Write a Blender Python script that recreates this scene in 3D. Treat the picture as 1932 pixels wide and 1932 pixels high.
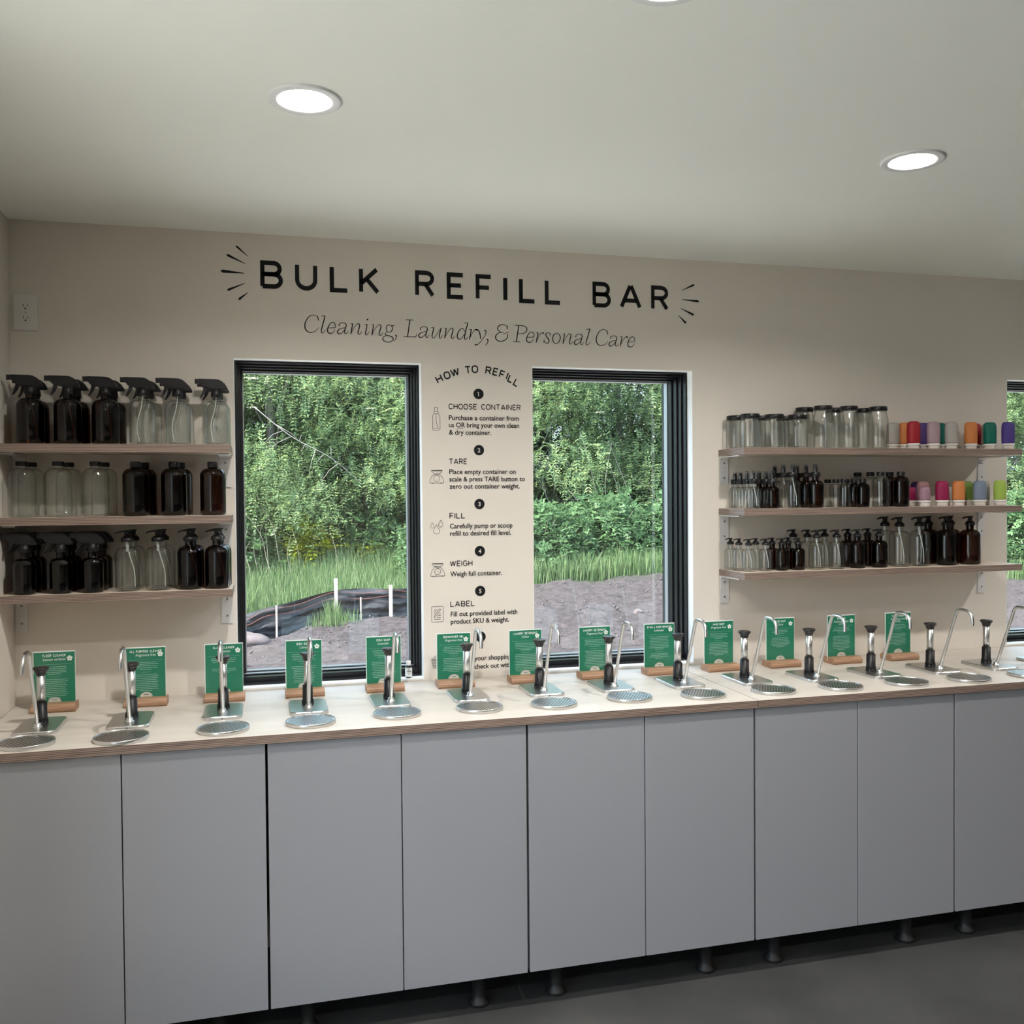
import bpy, bmesh, math, random
import numpy as np
from mathutils import Vector, Matrix, Euler
from math import sin, cos, pi, radians as rad

for o in list(bpy.data.objects): bpy.data.objects.remove(o)
SC = bpy.context.scene
COL = SC.collection
rng = random.Random(7)

# ------------------------------------------------------------------ camera
YAW, PITCH, ROLL, FPX = 0.2594, -0.0182, -0.0082, 1786.4
CAM = Vector((0.7795, -3.3964, 1.5751))
_f = Vector((sin(YAW)*cos(PITCH), cos(YAW)*cos(PITCH), sin(PITCH)))
_r = Vector((cos(YAW), -sin(YAW), 0)); _u = _r.cross(_f)
_R = cos(ROLL)*_r + sin(ROLL)*_u; _U = -sin(ROLL)*_r + cos(ROLL)*_u
cd = bpy.data.cameras.new('camera'); cam = bpy.data.objects.new('camera', cd); COL.objects.link(cam)
m = Matrix((( _R.x, _U.x, -_f.x), (_R.y, _U.y, -_f.y), (_R.z, _U.z, -_f.z))).to_4x4()
m.translation = CAM
cam.matrix_world = m
cd.sensor_width = 36; cd.sensor_height = 36; cd.lens = FPX/1932*36; cd.clip_start = .05; cd.clip_end = 300
SC.camera = cam

# ------------------------------------------------------------------ world, sun, exposure
SKY_CLOUD, SKY_BLUE, SUN = 1.8, 0.10, 11.0
W = bpy.data.worlds.new('world'); SC.world = W; W.use_nodes = True
nt = W.node_tree; nt.nodes.clear()
out = nt.nodes.new('ShaderNodeOutputWorld')
bg1 = nt.nodes.new('ShaderNodeBackground'); bg2 = nt.nodes.new('ShaderNodeBackground'); ad = nt.nodes.new('ShaderNodeAddShader')
sky = nt.nodes.new('ShaderNodeTexSky'); sky.sky_type = 'NISHITA'; sky.sun_disc = False
sky.sun_elevation = rad(52); sky.sun_rotation = rad(247); sky.dust_density = 2
nt.links.new(sky.outputs[0], bg1.inputs[0]); bg1.inputs[1].default_value = SKY_BLUE
bg2.inputs[0].default_value = (.62, .80, 1, 1); bg2.inputs[1].default_value = SKY_CLOUD
nt.links.new(bg1.outputs[0], ad.inputs[0]); nt.links.new(bg2.outputs[0], ad.inputs[1]); nt.links.new(ad.outputs[0], out.inputs[0])
sl = bpy.data.lights.new('sun', 'SUN'); sl.energy = SUN; sl.angle = rad(6); sl.color = (1, .93, .80)
so = bpy.data.objects.new('sun', sl); COL.objects.link(so)
so.rotation_euler = Vector((-.76, -.34, .90)).to_track_quat('Z', 'Y').to_euler()
so.location = (0, -6, 12)
SC.view_settings.view_transform = 'Standard'; SC.view_settings.look = 'None'
SC.view_settings.gamma = 1; SC.view_settings.use_curve_mapping = False
SC.view_settings.exposure = 1.42
LAMP = 380.0          # radiance of the downlight lenses
SC.cycles.transparent_max_bounces = 32
SC.cycles.max_bounces = 14
SC.cycles.diffuse_bounces = 6
SC.cycles.transmission_bounces = 14
SC.cycles.glossy_bounces = 6
SC.cycles.use_denoising = True
SC.cycles.sample_clamp_indirect = 6
SC.cycles.blur_glossy = .5
SC.cycles.caustics_reflective = False
SC.cycles.caustics_refractive = False

# ------------------------------------------------------------------ materials
def mat(name):
    m = bpy.data.materials.new(name); m.use_nodes = True
    return m, m.node_tree, m.node_tree.nodes['Principled BSDF']
def simple(name, col, rough=.5, metal=0, spec=None, noise=0, scale=20, bump=0, coat=0):
    m, t, b = mat(name)
    b.inputs['Base Color'].default_value = (*col, 1); b.inputs['Roughness'].default_value = rough
    b.inputs['Metallic'].default_value = metal
    if spec is not None: b.inputs['Specular IOR Level'].default_value = spec
    if coat: b.inputs['Coat Weight'].default_value = coat; b.inputs['Coat Roughness'].default_value = .2
    if noise or bump:
        tc = t.nodes.new('ShaderNodeTexCoord'); n = t.nodes.new('ShaderNodeTexNoise'); n.inputs['Scale'].default_value = scale
        n.inputs['Detail'].default_value = 5
        t.links.new(tc.outputs['Object'], n.inputs['Vector'])
        if noise:
            r = t.nodes.new('ShaderNodeValToRGB')
            r.color_ramp.elements[0].position = .3; r.color_ramp.elements[1].position = .7
            r.color_ramp.elements[0].color = (*[c*(1-noise) for c in col], 1); r.color_ramp.elements[1].color = (*[min(1, c*(1+noise)) for c in col], 1)
            t.links.new(n.outputs['Fac'], r.inputs[0]); t.links.new(r.outputs[0], b.inputs['Base Color'])
        if bump:
            bp = t.nodes.new('ShaderNodeBump'); bp.inputs['Strength'].default_value = bump; bp.inputs['Distance'].default_value = .01
            t.links.new(n.outputs['Fac'], bp.inputs['Height']); t.links.new(bp.outputs[0], b.inputs['Normal'])
    return m
M = {}
M['wall'] = simple('wall_paint', (.69, .64, .575), .85, noise=.02, scale=3, bump=.015)
M['ceiling'] = simple('ceiling_paint', (.88, .89, .85), .9, noise=.01, scale=2)
M['reveal'] = simple('reveal_paint', (.82, .82, .80), .7)
M['white'] = simple('white_paint', (.74, .74, .73), .55)
M['bracket'] = simple('bracket_white', (.66, .65, .64), .4)
M['screw'] = simple('screw_steel', (.25, .25, .25), .35, 1)
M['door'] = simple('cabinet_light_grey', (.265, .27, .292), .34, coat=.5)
M['carcass'] = simple('carcass_white', (.5, .48, .46), .6)
M['black'] = simple('black_plastic', (.008, .008, .009), .38, spec=.3)
M['frame'] = simple('black_frame', (.009, .010, .012), .28, spec=.35)
M['bead'] = simple('glazing_bead', (.42, .44, .46), .35, .6)
M['decal'] = simple('black_vinyl', (.012, .013, .014), .6, spec=.12)
M['decalwhite'] = simple('knockout', (.69, .635, .575), .8)
M['plastic'] = simple('white_plastic', (.72, .70, .68), .4)
M['slot'] = simple('slot_dark', (.02, .02, .02), .6)
M['steel'] = simple('brushed_steel', (.62, .62, .61), .33, 1)
M['steelp'] = simple('polished_steel', (.64, .64, .63), .30, 1)
M['pit'] = simple('tray_pit', (.03, .03, .03), .5, .5)
M['green'] = simple('green_print', (.012, .17, .095), .28, coat=.5)
M['print'] = simple('white_print', (.80, .84, .80), .4)
M['fine'] = simple('fine_print', (.36, .56, .47), .4)
M['paper'] = simple('white_card', (.80, .82, .80), .3, coat=.3)
M['badge'] = simple('pale_badge', (.60, .57, .52), .5)
M['foot'] = simple('leg_plastic', (.01, .01, .01), .5)
M['tube_w'] = simple('dip_tube', (.62, .65, .63), .5)
M['tube_a'] = simple('amber_dip_tube', (.50, .24, .08), .5)
M['pot'] = simple('translucent_base', (.62, .57, .53), .45)

def wood(name, ca, cb, edge=False, sc=(1, 1, 1), rough=.5):
    """plywood: veneer grain on the faces, ply layers on the edges; or solid wood"""
    m, t, b = mat(name); N = t.nodes; Lk = t.links
    tc = N.new('ShaderNodeTexCoord'); mp = N.new('ShaderNodeMapping'); mp.inputs['Scale'].default_value = sc
    Lk.new(tc.outputs['Object'], mp.inputs[0])
    n = N.new('ShaderNodeTexNoise'); n.inputs['Scale'].default_value = 1; n.inputs['Detail'].default_value = 6; n.inputs['Roughness'].default_value = .6
    Lk.new(mp.outputs[0], n.inputs['Vector'])
    r = N.new('ShaderNodeValToRGB'); e = r.color_ramp.elements
    e[0].position = .32; e[0].color = (*ca, 1); e[1].position = .68; e[1].color = (*cb, 1)
    Lk.new(n.outputs['Fac'], r.inputs[0])
    colour = r.outputs[0]
    if edge:
        sx = N.new('ShaderNodeSeparateXYZ'); Lk.new(tc.outputs['Object'], sx.inputs[0])
        mz = N.new('ShaderNodeMath'); mz.operation = 'MULTIPLY'; mz.inputs[1].default_value = 1/.0046
        mp2 = N.new('ShaderNodeMapping'); mp2.inputs['Scale'].default_value = (5, 5, 300); Lk.new(tc.outputs['Object'], mp2.inputs[0])
        n2 = N.new('ShaderNodeTexNoise'); n2.inputs['Scale'].default_value = 1; n2.inputs['Detail'].default_value = 4; Lk.new(mp2.outputs[0], n2.inputs['Vector'])
        a = N.new('ShaderNodeMath'); a.operation = 'ADD'; Lk.new(sx.outputs[2], mz.inputs[0]); Lk.new(mz.outputs[0], a.inputs[0])
        k = N.new('ShaderNodeMath'); k.operation = 'MULTIPLY'; k.inputs[1].default_value = .9; Lk.new(n2.outputs['Fac'], k.inputs[0]); Lk.new(k.outputs[0], a.inputs[1])
        w = N.new('ShaderNodeMath'); w.operation = 'PINGPONG'; w.inputs[1].default_value = .5; Lk.new(a.outputs[0], w.inputs[0])
        r2 = N.new('ShaderNodeValToRGB'); e = r2.color_ramp.elements
        e[0].position = .04; e[0].color = (.05, .032, .027, 1); e[1].position = .42; e[1].color = (.30, .225, .185, 1)
        x = e.new(.18); x.color = (.18, .125, .10, 1)
        Lk.new(w.outputs[0], r2.inputs[0])
        g = N.new('ShaderNodeNewGeometry'); s2 = N.new('ShaderNodeSeparateXYZ'); Lk.new(g.outputs['Normal'], s2.inputs[0])
        ab = N.new('ShaderNodeMath'); ab.operation = 'ABSOLUTE'; Lk.new(s2.outputs[2], ab.inputs[0])
        gt = N.new('ShaderNodeMath'); gt.operation = 'GREATER_THAN'; gt.inputs[1].default_value = .6; Lk.new(ab.outputs[0], gt.inputs[0])
        mx = N.new('ShaderNodeMix'); mx.data_type = 'RGBA'; Lk.new(gt.outputs[0], mx.inputs[0]); Lk.new(r2.outputs[0], mx.inputs[6]); Lk.new(colour, mx.inputs[7])
        colour = mx.outputs[2]
    Lk.new(colour, b.inputs['Base Color']); b.inputs['Roughness'].default_value = rough
    return m
M['ply'] = wood('birch_plywood', (.515, .475, .42), (.61, .565, .51), True, (2.2, 11, 1), .42)
M['shelfply'] = wood('shelf_plywood', (.56, .46, .37), (.66, .56, .46), True, (2.2, 11, 1), .5)
M['oak'] = wood('oak_block', (.24, .125, .07), (.44, .27, .165), False, (7, 60, 130), .5)
M['stake'] = wood('weathered_stake', (.20, .18, .17), (.30, .28, .27), False, (30, 30, 3), .8)

def concrete():
    m, t, b = mat('concrete_floor'); N = t.nodes
    tc = N.new('ShaderNodeTexCoord'); n = N.new('ShaderNodeTexNoise'); n.inputs['Scale'].default_value = 2.2; n.inputs['Detail'].default_value = 9; n.inputs['Roughness'].default_value = .62
    t.links.new(tc.outputs['Object'], n.inputs['Vector'])
    r = N.new('ShaderNodeValToRGB'); e = r.color_ramp.elements; e[0].position = .3; e[0].color = (.024, .025, .026, 1); e[1].position = .72; e[1].color = (.056, .056, .055, 1)
    t.links.new(n.outputs['Fac'], r.inputs[0]); t.links.new(r.outputs[0], b.inputs['Base Color'])
    b.inputs['Roughness'].default_value = .6
    return m
M['concrete'] = concrete()

def shader_mat(name):
    m = bpy.data.materials.new(name); m.use_nodes = True; t = m.node_tree; t.nodes.clear()
    o = t.nodes.new('ShaderNodeOutputMaterial'); return m, t, o
def thin_fresnel(t, ior):
    """same reflectance from both sides of a thin sheet"""
    fr = t.nodes.new('ShaderNodeFresnel'); g = t.nodes.new('ShaderNodeNewGeometry'); mr = t.nodes.new('ShaderNodeMapRange')
    mr.inputs[3].default_value = ior; mr.inputs[4].default_value = 1/ior
    t.links.new(g.outputs['Backfacing'], mr.inputs[0]); t.links.new(mr.outputs[0], fr.inputs[0]); return fr
def pane_mat(name='window_glass', tint=(.97, .985, .98), ior=1.72):
    m, t, o = shader_mat(name)
    tr = t.nodes.new('ShaderNodeBsdfTransparent'); tr.inputs[0].default_value = (*tint, 1)
    gl = t.nodes.new('ShaderNodeBsdfGlossy'); gl.inputs['Roughness'].default_value = 0; gl.inputs[0].default_value = (1, 1, 1, 1)
    fr = thin_fresnel(t, ior)
    mx = t.nodes.new('ShaderNodeMixShader')
    t.links.new(fr.outputs[0], mx.inputs[0]); t.links.new(tr.outputs[0], mx.inputs[1]); t.links.new(gl.outputs[0], mx.inputs[2]); t.links.new(mx.outputs[0], o.inputs[0])
    return m
M['glass'] = pane_mat()
M['acrylic'] = pane_mat('clear_overcap', (.72, .75, .76), 1.7)
def thin_tinted(name, tint, ior=1.5, rough=.02, deep=None):
    m, t, o = shader_mat(name)
    tr = t.nodes.new('ShaderNodeBsdfTransparent')
    lw = t.nodes.new('ShaderNodeLayerWeight'); lw.inputs[0].default_value = .35
    mc = t.nodes.new('ShaderNodeMix'); mc.data_type = 'RGBA'; mc.inputs[6].default_value = (*tint, 1); mc.inputs[7].default_value = (*(deep or [c*c for c in tint]), 1)
    t.links.new(lw.outputs['Facing'], mc.inputs[0]); t.links.new(mc.outputs[2], tr.inputs[0])
    gl = t.nodes.new('ShaderNodeBsdfGlossy'); gl.inputs['Roughness'].default_value = rough
    fr = thin_fresnel(t, ior)
    mx = t.nodes.new('ShaderNodeMixShader')
    t.links.new(fr.outputs[0], mx.inputs[0]); t.links.new(tr.outputs[0], mx.inputs[1]); t.links.new(gl.outputs[0], mx.inputs[2]); t.links.new(mx.outputs[0], o.inputs[0])
    return m
M['amber'] = thin_tinted('amber_glass', (.20, .085, .038), deep=(.03, .012, .007))
M['darkglass'] = thin_tinted('dark_glass', (.16, .08, .05), deep=(.02, .01, .008))
def clear_mat():
    m, t, o = shader_mat('clear_glass')
    tr = t.nodes.new('ShaderNodeBsdfTransparent')
    lw = t.nodes.new('ShaderNodeLayerWeight'); lw.inputs[0].default_value = .5
    r = t.nodes.new('ShaderNodeValToRGB'); e = r.color_ramp.elements
    e[0].position = .0; e[0].color = (.975, .98, .975, 1); e[1].position = 1; e[1].color = (.30, .32, .31, 1)
    x = e.new(.66); x.color = (.95, .96, .955, 1); x = e.new(.86); x.color = (.66, .69, .68, 1)
    t.links.new(lw.outputs['Facing'], r.inputs[0]); t.links.new(r.outputs[0], tr.inputs[0])
    gl = t.nodes.new('ShaderNodeBsdfGlossy'); gl.inputs['Roughness'].default_value = .03
    fr = thin_fresnel(t, 1.5)
    mx = t.nodes.new('ShaderNodeMixShader')
    t.links.new(fr.outputs[0], mx.inputs[0]); t.links.new(tr.outputs[0], mx.inputs[1]); t.links.new(gl.outputs[0], mx.inputs[2]); t.links.new(mx.outputs[0], o.inputs[0])
    return m
M['clear'] = clear_mat()
def emit(name, col, s):
    m, t, o = shader_mat(name); e = t.nodes.new('ShaderNodeEmission'); e.inputs[0].default_value = (*col, 1); e.inputs[1].default_value = s
    t.links.new(e.outputs[0], o.inputs[0]); return m
M['lens'] = emit('lamp_lens', (1, .955, .90), LAMP)
M['trim'] = simple('lamp_trim', (.78, .78, .79), .45)
def silicone(name, col):
    m, t, b = mat(name); b.inputs['Base Color'].default_value = (*col, 1); b.inputs['Roughness'].default_value = .55
    o = [n for n in t.nodes if n.type == 'OUTPUT_MATERIAL'][0]
    tl = t.nodes.new('ShaderNodeBsdfTranslucent'); tl.inputs[0].default_value = (*col, 1); mx = t.nodes.new('ShaderNodeMixShader'); mx.inputs[0].default_value = .3
    t.links.new(b.outputs[0], mx.inputs[1]); t.links.new(tl.outputs[0], mx.inputs[2]); t.links.new(mx.outputs[0], o.inputs[0])
    return m
def leafmat(name, cols, trans=.45, gloss=.04):
    m, t, o = shader_mat(name)
    g = t.nodes.new('ShaderNodeNewGeometry'); r = t.nodes.new('ShaderNodeValToRGB'); e = r.color_ramp.elements
    e[0].position = 0; e[0].color = (*cols[0], 1); e[1].position = 1; e[1].color = (*cols[-1], 1)
    for i, c in enumerate(cols[1:-1]): x = e.new((i+1)/(len(cols)-1)); x.color = (*c, 1)
    t.links.new(g.outputs['Random Per Island'], r.inputs[0])
    d = t.nodes.new('ShaderNodeBsdfDiffuse'); l = t.nodes.new('ShaderNodeBsdfTranslucent'); gl = t.nodes.new('ShaderNodeBsdfGlossy'); gl.inputs['Roughness'].default_value = .35
    t.links.new(r.outputs[0], d.inputs[0]); t.links.new(r.outputs[0], l.inputs[0])
    a = t.nodes.new('ShaderNodeMixShader'); a.inputs[0].default_value = trans; t.links.new(d.outputs[0], a.inputs[1]); t.links.new(l.outputs[0], a.inputs[2])
    b = t.nodes.new('ShaderNodeMixShader'); b.inputs[0].default_value = gloss*.25; t.links.new(a.outputs[0], b.inputs[1]); t.links.new(gl.outputs[0], b.inputs[2])
    t.links.new(b.outputs[0], o.inputs[0]); return m
M['leaf'] = leafmat('tree_leaves', [(.09, .15, .08), (.14, .225, .115), (.20, .30, .15), (.32, .40, .16)])
M['leafd'] = leafmat('dark_leaves', [(.03, .06, .035), (.06, .12, .055), (.10, .18, .075)])
M['leafb'] = leafmat('bush_leaves', [(.06, .12, .06), (.095, .18, .085), (.15, .245, .12)])
M['leafy'] = leafmat('sunlit_tint_leaves', [(.12, .17, .01), (.22, .27, .02), (.32, .36, .04)])  # sunlight on the leaves is put into this yellow
M['grass'] = leafmat('grass_blades', [(.05, .10, .045), (.085, .15, .06), (.13, .20, .09), (.22, .28, .16)], .4, .05)
M['bark'] = simple('bark', (.10, .09, .08), .9, noise=.4, scale=12)
M['twig'] = simple('pale_twig', (.17, .16, .15), .8)
M['stalk'] = simple('dry_stalk', (.22, .205, .16), .8)
M['fabric'] = simple('silt_fabric', (.016, .018, .023), .55, spec=.35, bump=.5, scale=9)
M['orange'] = simple('orange_thread', (.22, .08, .06), .7)
M['stone'] = simple('pink_stone', (.07, .058, .062), .9, noise=.25, scale=9, bump=.5)
M['siding'] = simple('pale_blue_siding', (.42, .50, .60), .7)
M['roof'] = simple('roof_shingle', (.10, .10, .11), .9, noise=.3, scale=30)
M['darkpane'] = simple('house_pane', (.03, .04, .05), .1)
def ground():
    m, t, b = mat('dirt_ground'); N = t.nodes
    tc = N.new('ShaderNodeTexCoord'); n = N.new('ShaderNodeTexNoise'); n.inputs['Scale'].default_value = 9; n.inputs['Detail'].default_value = 14; n.inputs['Roughness'].default_value = .8
    t.links.new(tc.outputs['Object'], n.inputs['Vector'])
    r = N.new('ShaderNodeValToRGB'); e = r.color_ramp.elements; e[0].position = .36; e[0].color = (.011, .0086, .0100, 1); e[1].position = .62; e[1].color = (.100, .0800, .0900, 1)
    t.links.new(n.outputs['Fac'], r.inputs[0])
    s = N.new('ShaderNodeSeparateXYZ'); t.links.new(tc.outputs['Object'], s.inputs[0])
    mr = N.new('ShaderNodeMapRange'); mr.inputs[1].default_value = 9.2; mr.inputs[2].default_value = 10.2; t.links.new(s.outputs[1], mr.inputs[0])
    mx = N.new('ShaderNodeMix'); mx.data_type = 'RGBA'; t.links.new(mr.outputs[0], mx.inputs[0]); t.links.new(r.outputs[0], mx.inputs[6]); mx.inputs[7].default_value = (.02, .04, .015, 1)
    t.links.new(mx.outputs[2], b.inputs['Base Color']); b.inputs['Roughness'].default_value = 1
    bp = N.new('ShaderNodeBump'); bp.inputs['Strength'].default_value = 1; bp.inputs['Distance'].default_value = .10
    t.links.new(n.outputs['Fac'], bp.inputs['Height']); t.links.new(bp.outputs[0], b.inputs['Normal'])
    return m
M['ground'] = ground()

# ------------------------------------------------------------------ mesh helpers
class MB:
    def __init__(s): s.v = []; s.f = []; s.sm = []
    def add(s, vs, fs, smooth=False):
        k = len(s.v); s.v += [tuple(v) for v in vs]; s.f += [tuple(i+k for i in f) for f in fs]; s.sm += [smooth]*len(fs); return s
    def box(s, x0, x1, y0, y1, z0, z1, b=0):
        if b:
            bm = bmesh.new(); bmesh.ops.create_cube(bm, size=1)
            for v in bm.verts: v.co = Vector(((x0+x1)/2+v.co.x*(x1-x0), (y0+y1)/2+v.co.y*(y1-y0), (z0+z1)/2+v.co.z*(z1-z0)))
            bmesh.ops.bevel(bm, geom=bm.edges[:], offset=b, segments=2, affect='EDGES', profile=.5)
            return s.bm(bm)
        return s.add([(x0, y0, z0), (x1, y0, z0), (x1, y1, z0), (x0, y1, z0), (x0, y0, z1), (x1, y0, z1), (x1, y1, z1), (x0, y1, z1)],
                     [(0, 3, 2, 1), (4, 5, 6, 7), (0, 1, 5, 4), (1, 2, 6, 5), (2, 3, 7, 6), (3, 0, 4, 7)])
    def bm(s, bm, smooth=False):
        bm.verts.index_update(); s.add([v.co for v in bm.verts], [[v.index for v in f.verts] for f in bm.faces], smooth); bm.free(); return s
    def lathe(s, prof, seg=24, c=(0, 0, 0), cap0=True, cap1=True, sx=1, sy=1, smooth=True, flip=False):
        vs = []; fs = []; n = len(prof)
        for r, z in prof:
            for i in range(seg): a = 2*pi*i/seg; vs.append((c[0]+r*sx*cos(a), c[1]+r*sy*sin(a), c[2]+z))
        for j in range(n-1):
            for i in range(seg):
                q = (j*seg+i, j*seg+(i+1) % seg, (j+1)*seg+(i+1) % seg, (j+1)*seg+i); fs.append(q[::-1] if flip else q)
        k = len(fs)
        if cap0: f = tuple(range(seg))[::-1]; fs.append(f[::-1] if flip else f)
        if cap1: f = tuple((n-1)*seg+i for i in range(seg)); fs.append(f[::-1] if flip else f)
        s.add(vs, fs, smooth)
        for i in range(len(fs)-k): s.sm[-1-i] = False
        return s
    def tube(s, pts, r, seg=8, caps=True):
        pts = [Vector(p) for p in pts]; n = len(pts); rs = r if isinstance(r, (list, tuple)) else [r]*n
        vs = []; fs = []; t0 = (pts[1]-pts[0]).normalized(); up = Vector((0, 0, 1)) if abs(t0.z) < .9 else Vector((0, 1, 0))
        nrm = t0.cross(up).normalized()
        for i, p in enumerate(pts):
            t = (pts[min(i+1, n-1)]-pts[max(i-1, 0)]).normalized(); nrm = (nrm-t*nrm.dot(t)).normalized(); b = t.cross(nrm)
            for k in range(seg): a = 2*pi*k/seg; vs.append(p+(nrm*cos(a)+b*sin(a))*rs[i])
        for i in range(n-1):
            for k in range(seg): fs.append((i*seg+k, i*seg+(k+1) % seg, (i+1)*seg+(k+1) % seg, (i+1)*seg+k))
        if caps: fs.append(tuple(range(seg))[::-1]); fs.append(tuple((n-1)*seg+k for k in range(seg)))
        return s.add(vs, fs, True)
    def prism(s, outl, d0, d1, axis='x', smooth=False):
        n = len(outl)
        P = {'x': lambda a, b, d: (d, a, b), 'y': lambda a, b, d: (a, d, b), 'z': lambda a, b, d: (a, b, d)}[axis]
        vs = [P(a, b, d0) for a, b in outl]+[P(a, b, d1) for a, b in outl]
        fs = [tuple(range(n)), tuple(range(2*n-1, n-1, -1))]+[(i, i+n, (i+1) % n+n, (i+1) % n) for i in range(n)]
        return s.add(vs, fs, smooth)
    def mesh(s, name, m, recalc=False):
        me = bpy.data.meshes.new(name); me.from_pydata(s.v, [], s.f)
        me.polygons.foreach_set('use_smooth', s.sm)
        if m: me.materials.append(m)
        if recalc:
            bm = bmesh.new(); bm.from_mesh(me); bmesh.ops.recalc_face_normals(bm, faces=bm.faces); bm.to_mesh(me); bm.free()
        me.update(); return me
def tag(o, label=None, cat=None, group=None, kind=None):
    if label: o['label'] = label
    if cat: o['category'] = cat
    if group: o['group'] = group
    if kind: o['kind'] = kind
    return o
def thing(name, label=None, cat=None, loc=(0, 0, 0), rz=0, group=None, kind=None):
    o = bpy.data.objects.new(name, None); COL.objects.link(o); o.location = loc; o.rotation_euler = (0, 0, rz); o.empty_display_size = .05
    return tag(o, label, cat, group, kind)
def part(name, mesh, parent=None, m=None, recalc=False, loc=None):
    if isinstance(mesh, MB): mesh = mesh.mesh(name, m, recalc)
    o = bpy.data.objects.new(name, mesh); COL.objects.link(o); o.parent = parent
    if loc: o.location = loc
    return o
def dup(root, loc, label, rz=None, group=None):
    r = root.copy(); COL.objects.link(r); r.location = loc; r['label'] = label
    if rz is not None: r.rotation_euler = (0, 0, rz)
    if group: r['group'] = group
    for ch in list(root.children):
        c = ch.copy(); COL.objects.link(c); c.parent = r
        for g in ch.children:
            d = g.copy(); COL.objects.link(d); d.parent = c
    return r
def catmull(pts, n=6):
    out = []; P = [pts[0]]+list(pts)+[pts[-1]]
    for i in range(1, len(P)-2):
        p0, p1, p2, p3 = [np.array(q, float) for q in P[i-1:i+3]]
        for k in range(n):
            t = k/n; out.append(tuple(.5*((2*p1)+(-p0+p2)*t+(2*p0-5*p1+4*p2-p3)*t*t+(-p0+3*p1-3*p2+p3)*t**3)))
    out.append(tuple(pts[-1])); return out
ORD = ['first', 'second', 'third', 'fourth', 'fifth', 'sixth', 'seventh', 'eighth', 'ninth']

# ------------------------------------------------------------------ room shell
H, ZC, DC = 2.482, .902, .634
W1, W2, W3, WW, ZT, ZS = .695, 1.762, 3.886, .651, 2.053, .911
XR, YF = 8.2, -8.0
WT = .26
wins = [(W1, W1+WW), (W2, W2+WW), (W3, W3+WW), (5.9, 5.9+WW)]
b = MB(); x = 0
for a, c in wins:
    b.box(x, a, 0, WT, 0, H); b.box(a, c, 0, WT, 0, ZS); b.box(a, c, 0, WT, ZT, H); x = c
b.box(x, XR, 0, WT, 0, H)
tag(part('wall_back', b, m=M['wall']), kind='structure')
# left wall with an unseen glazed opening, added to brighten the room
b = MB().box(-WT, 0, -1.5, WT, 0, H).box(-WT, 0, YF, -3.0, 0, H).box(-WT, 0, -3.0, -1.5, 2.2, H)
tag(part('wall_left', b, m=M['wall']), kind='structure')
tag(part('wall_right', MB().box(XR, XR+WT, YF, WT, 0, H), m=M['wall']), kind='structure')
tag(part('wall_front', MB().box(-WT, XR+WT, YF-WT, YF, 0, H), m=M['wall']), kind='structure')
tag(part('floor', MB().box(-WT, XR+WT, YF-WT, WT, -.2, 0), m=M['concrete']), kind='structure')
tag(part('ceiling', MB().box(-WT-.1, XR+WT+.1, YF-WT-.6, WT+.05, H, H+.25), m=M['ceiling']), kind='structure')

def ring(b, x0, x1, z0, z1, w, y0, y1):
    b.box(x0, x0+w, y0, y1, z0, z1); b.box(x1-w, x1, y0, y1, z0, z1); b.box(x0+w, x1-w, y0, y1, z0, z0+w); b.box(x0+w, x1-w, y0, y1, z1-w, z1)
for k, (a, c) in enumerate(wins):
    t = thing('window_%d' % (k+1), kind='structure')
    r = MB(); e = .0015
    r.box(a, c, -.001, .045, ZS-.004, ZS+.002)
    part('window_sill', r, t, M['reveal'])
    r = MB(); r.box(a, a+e, .0, .045, ZS, ZT); r.box(c-e, c, .0, .045, ZS, ZT); r.box(a, c, .0, .045, ZT-e, ZT)
    part('window_reveal', r, t, M['reveal'])
    f = MB()
    ring(f, a+.001, c-.001, ZS+.002, ZT-.001, .007, .045, .25)
    ring(f, a+.008, c-.008, ZS+.009, ZT-.008, .006, .075, .25)
    part('window_frame', f, t, M['frame'])
    f = MB()
    ring(f, a+.014, c-.014, ZS+.014, ZT-.014, .006, .105, .24)
    ring(f, a+.020, c-.020, ZS+.020, ZT-.020, .006, .140, .235)
    f.box(a+.008, c-.008, .070, .100, ZS+.006, ZS+.026)
    part('window_sash', f, t, M['frame'])
    f = MB(); ring(f, a+.026, c-.026, ZS+.028, ZT-.026, .003, .176, .205); f.box(a+.020, c-.020, .128, .150, ZS+.026, ZS+.029)
    part('glazing_bead', f, t, M['bead'])
    part('window_pane', MB().box(a+.024, c-.024, .1985, .2005, ZS+.024, ZT-.024), t, M['glass'])
# frame and pane of the added left opening, out of view, for daylight
def glazed(n, x0, x1, y0, y1, z0, z1, axis, nm):
    t = thing('window_%d' % n, kind='structure'); f = MB(); L0, L1 = (x0, x1) if axis == 'x' else (y0, y1)
    def bx(a, c, d, e, s0, s1):
        if axis == 'x': f.box(a, c, (y0+y1)/2+s0, (y0+y1)/2+s1, d, e)
        else: f.box((x0+x1)/2+s0, (x0+x1)/2+s1, a, c, d, e)
    for i in range(nm+1): p = L0+(L1-L0)*i/nm; bx(max(L0, p-.03), min(L1, p+.03), z0, z1, -.04, .04)
    bx(L0, L1, z0, z0+.06, -.04, .04); bx(L0, L1, z1-.06, z1, -.04, .04)
    part('window_frame', f, t, M['frame'])
    f = MB(); bx(L0+.03, L1-.03, z0+.05, z1-.05, -.001, .001); part('window_pane', f, t, M['glass'])
glazed(5, -WT, 0, -3.0, -1.5, 0, 2.2, 'y', 2)
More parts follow.
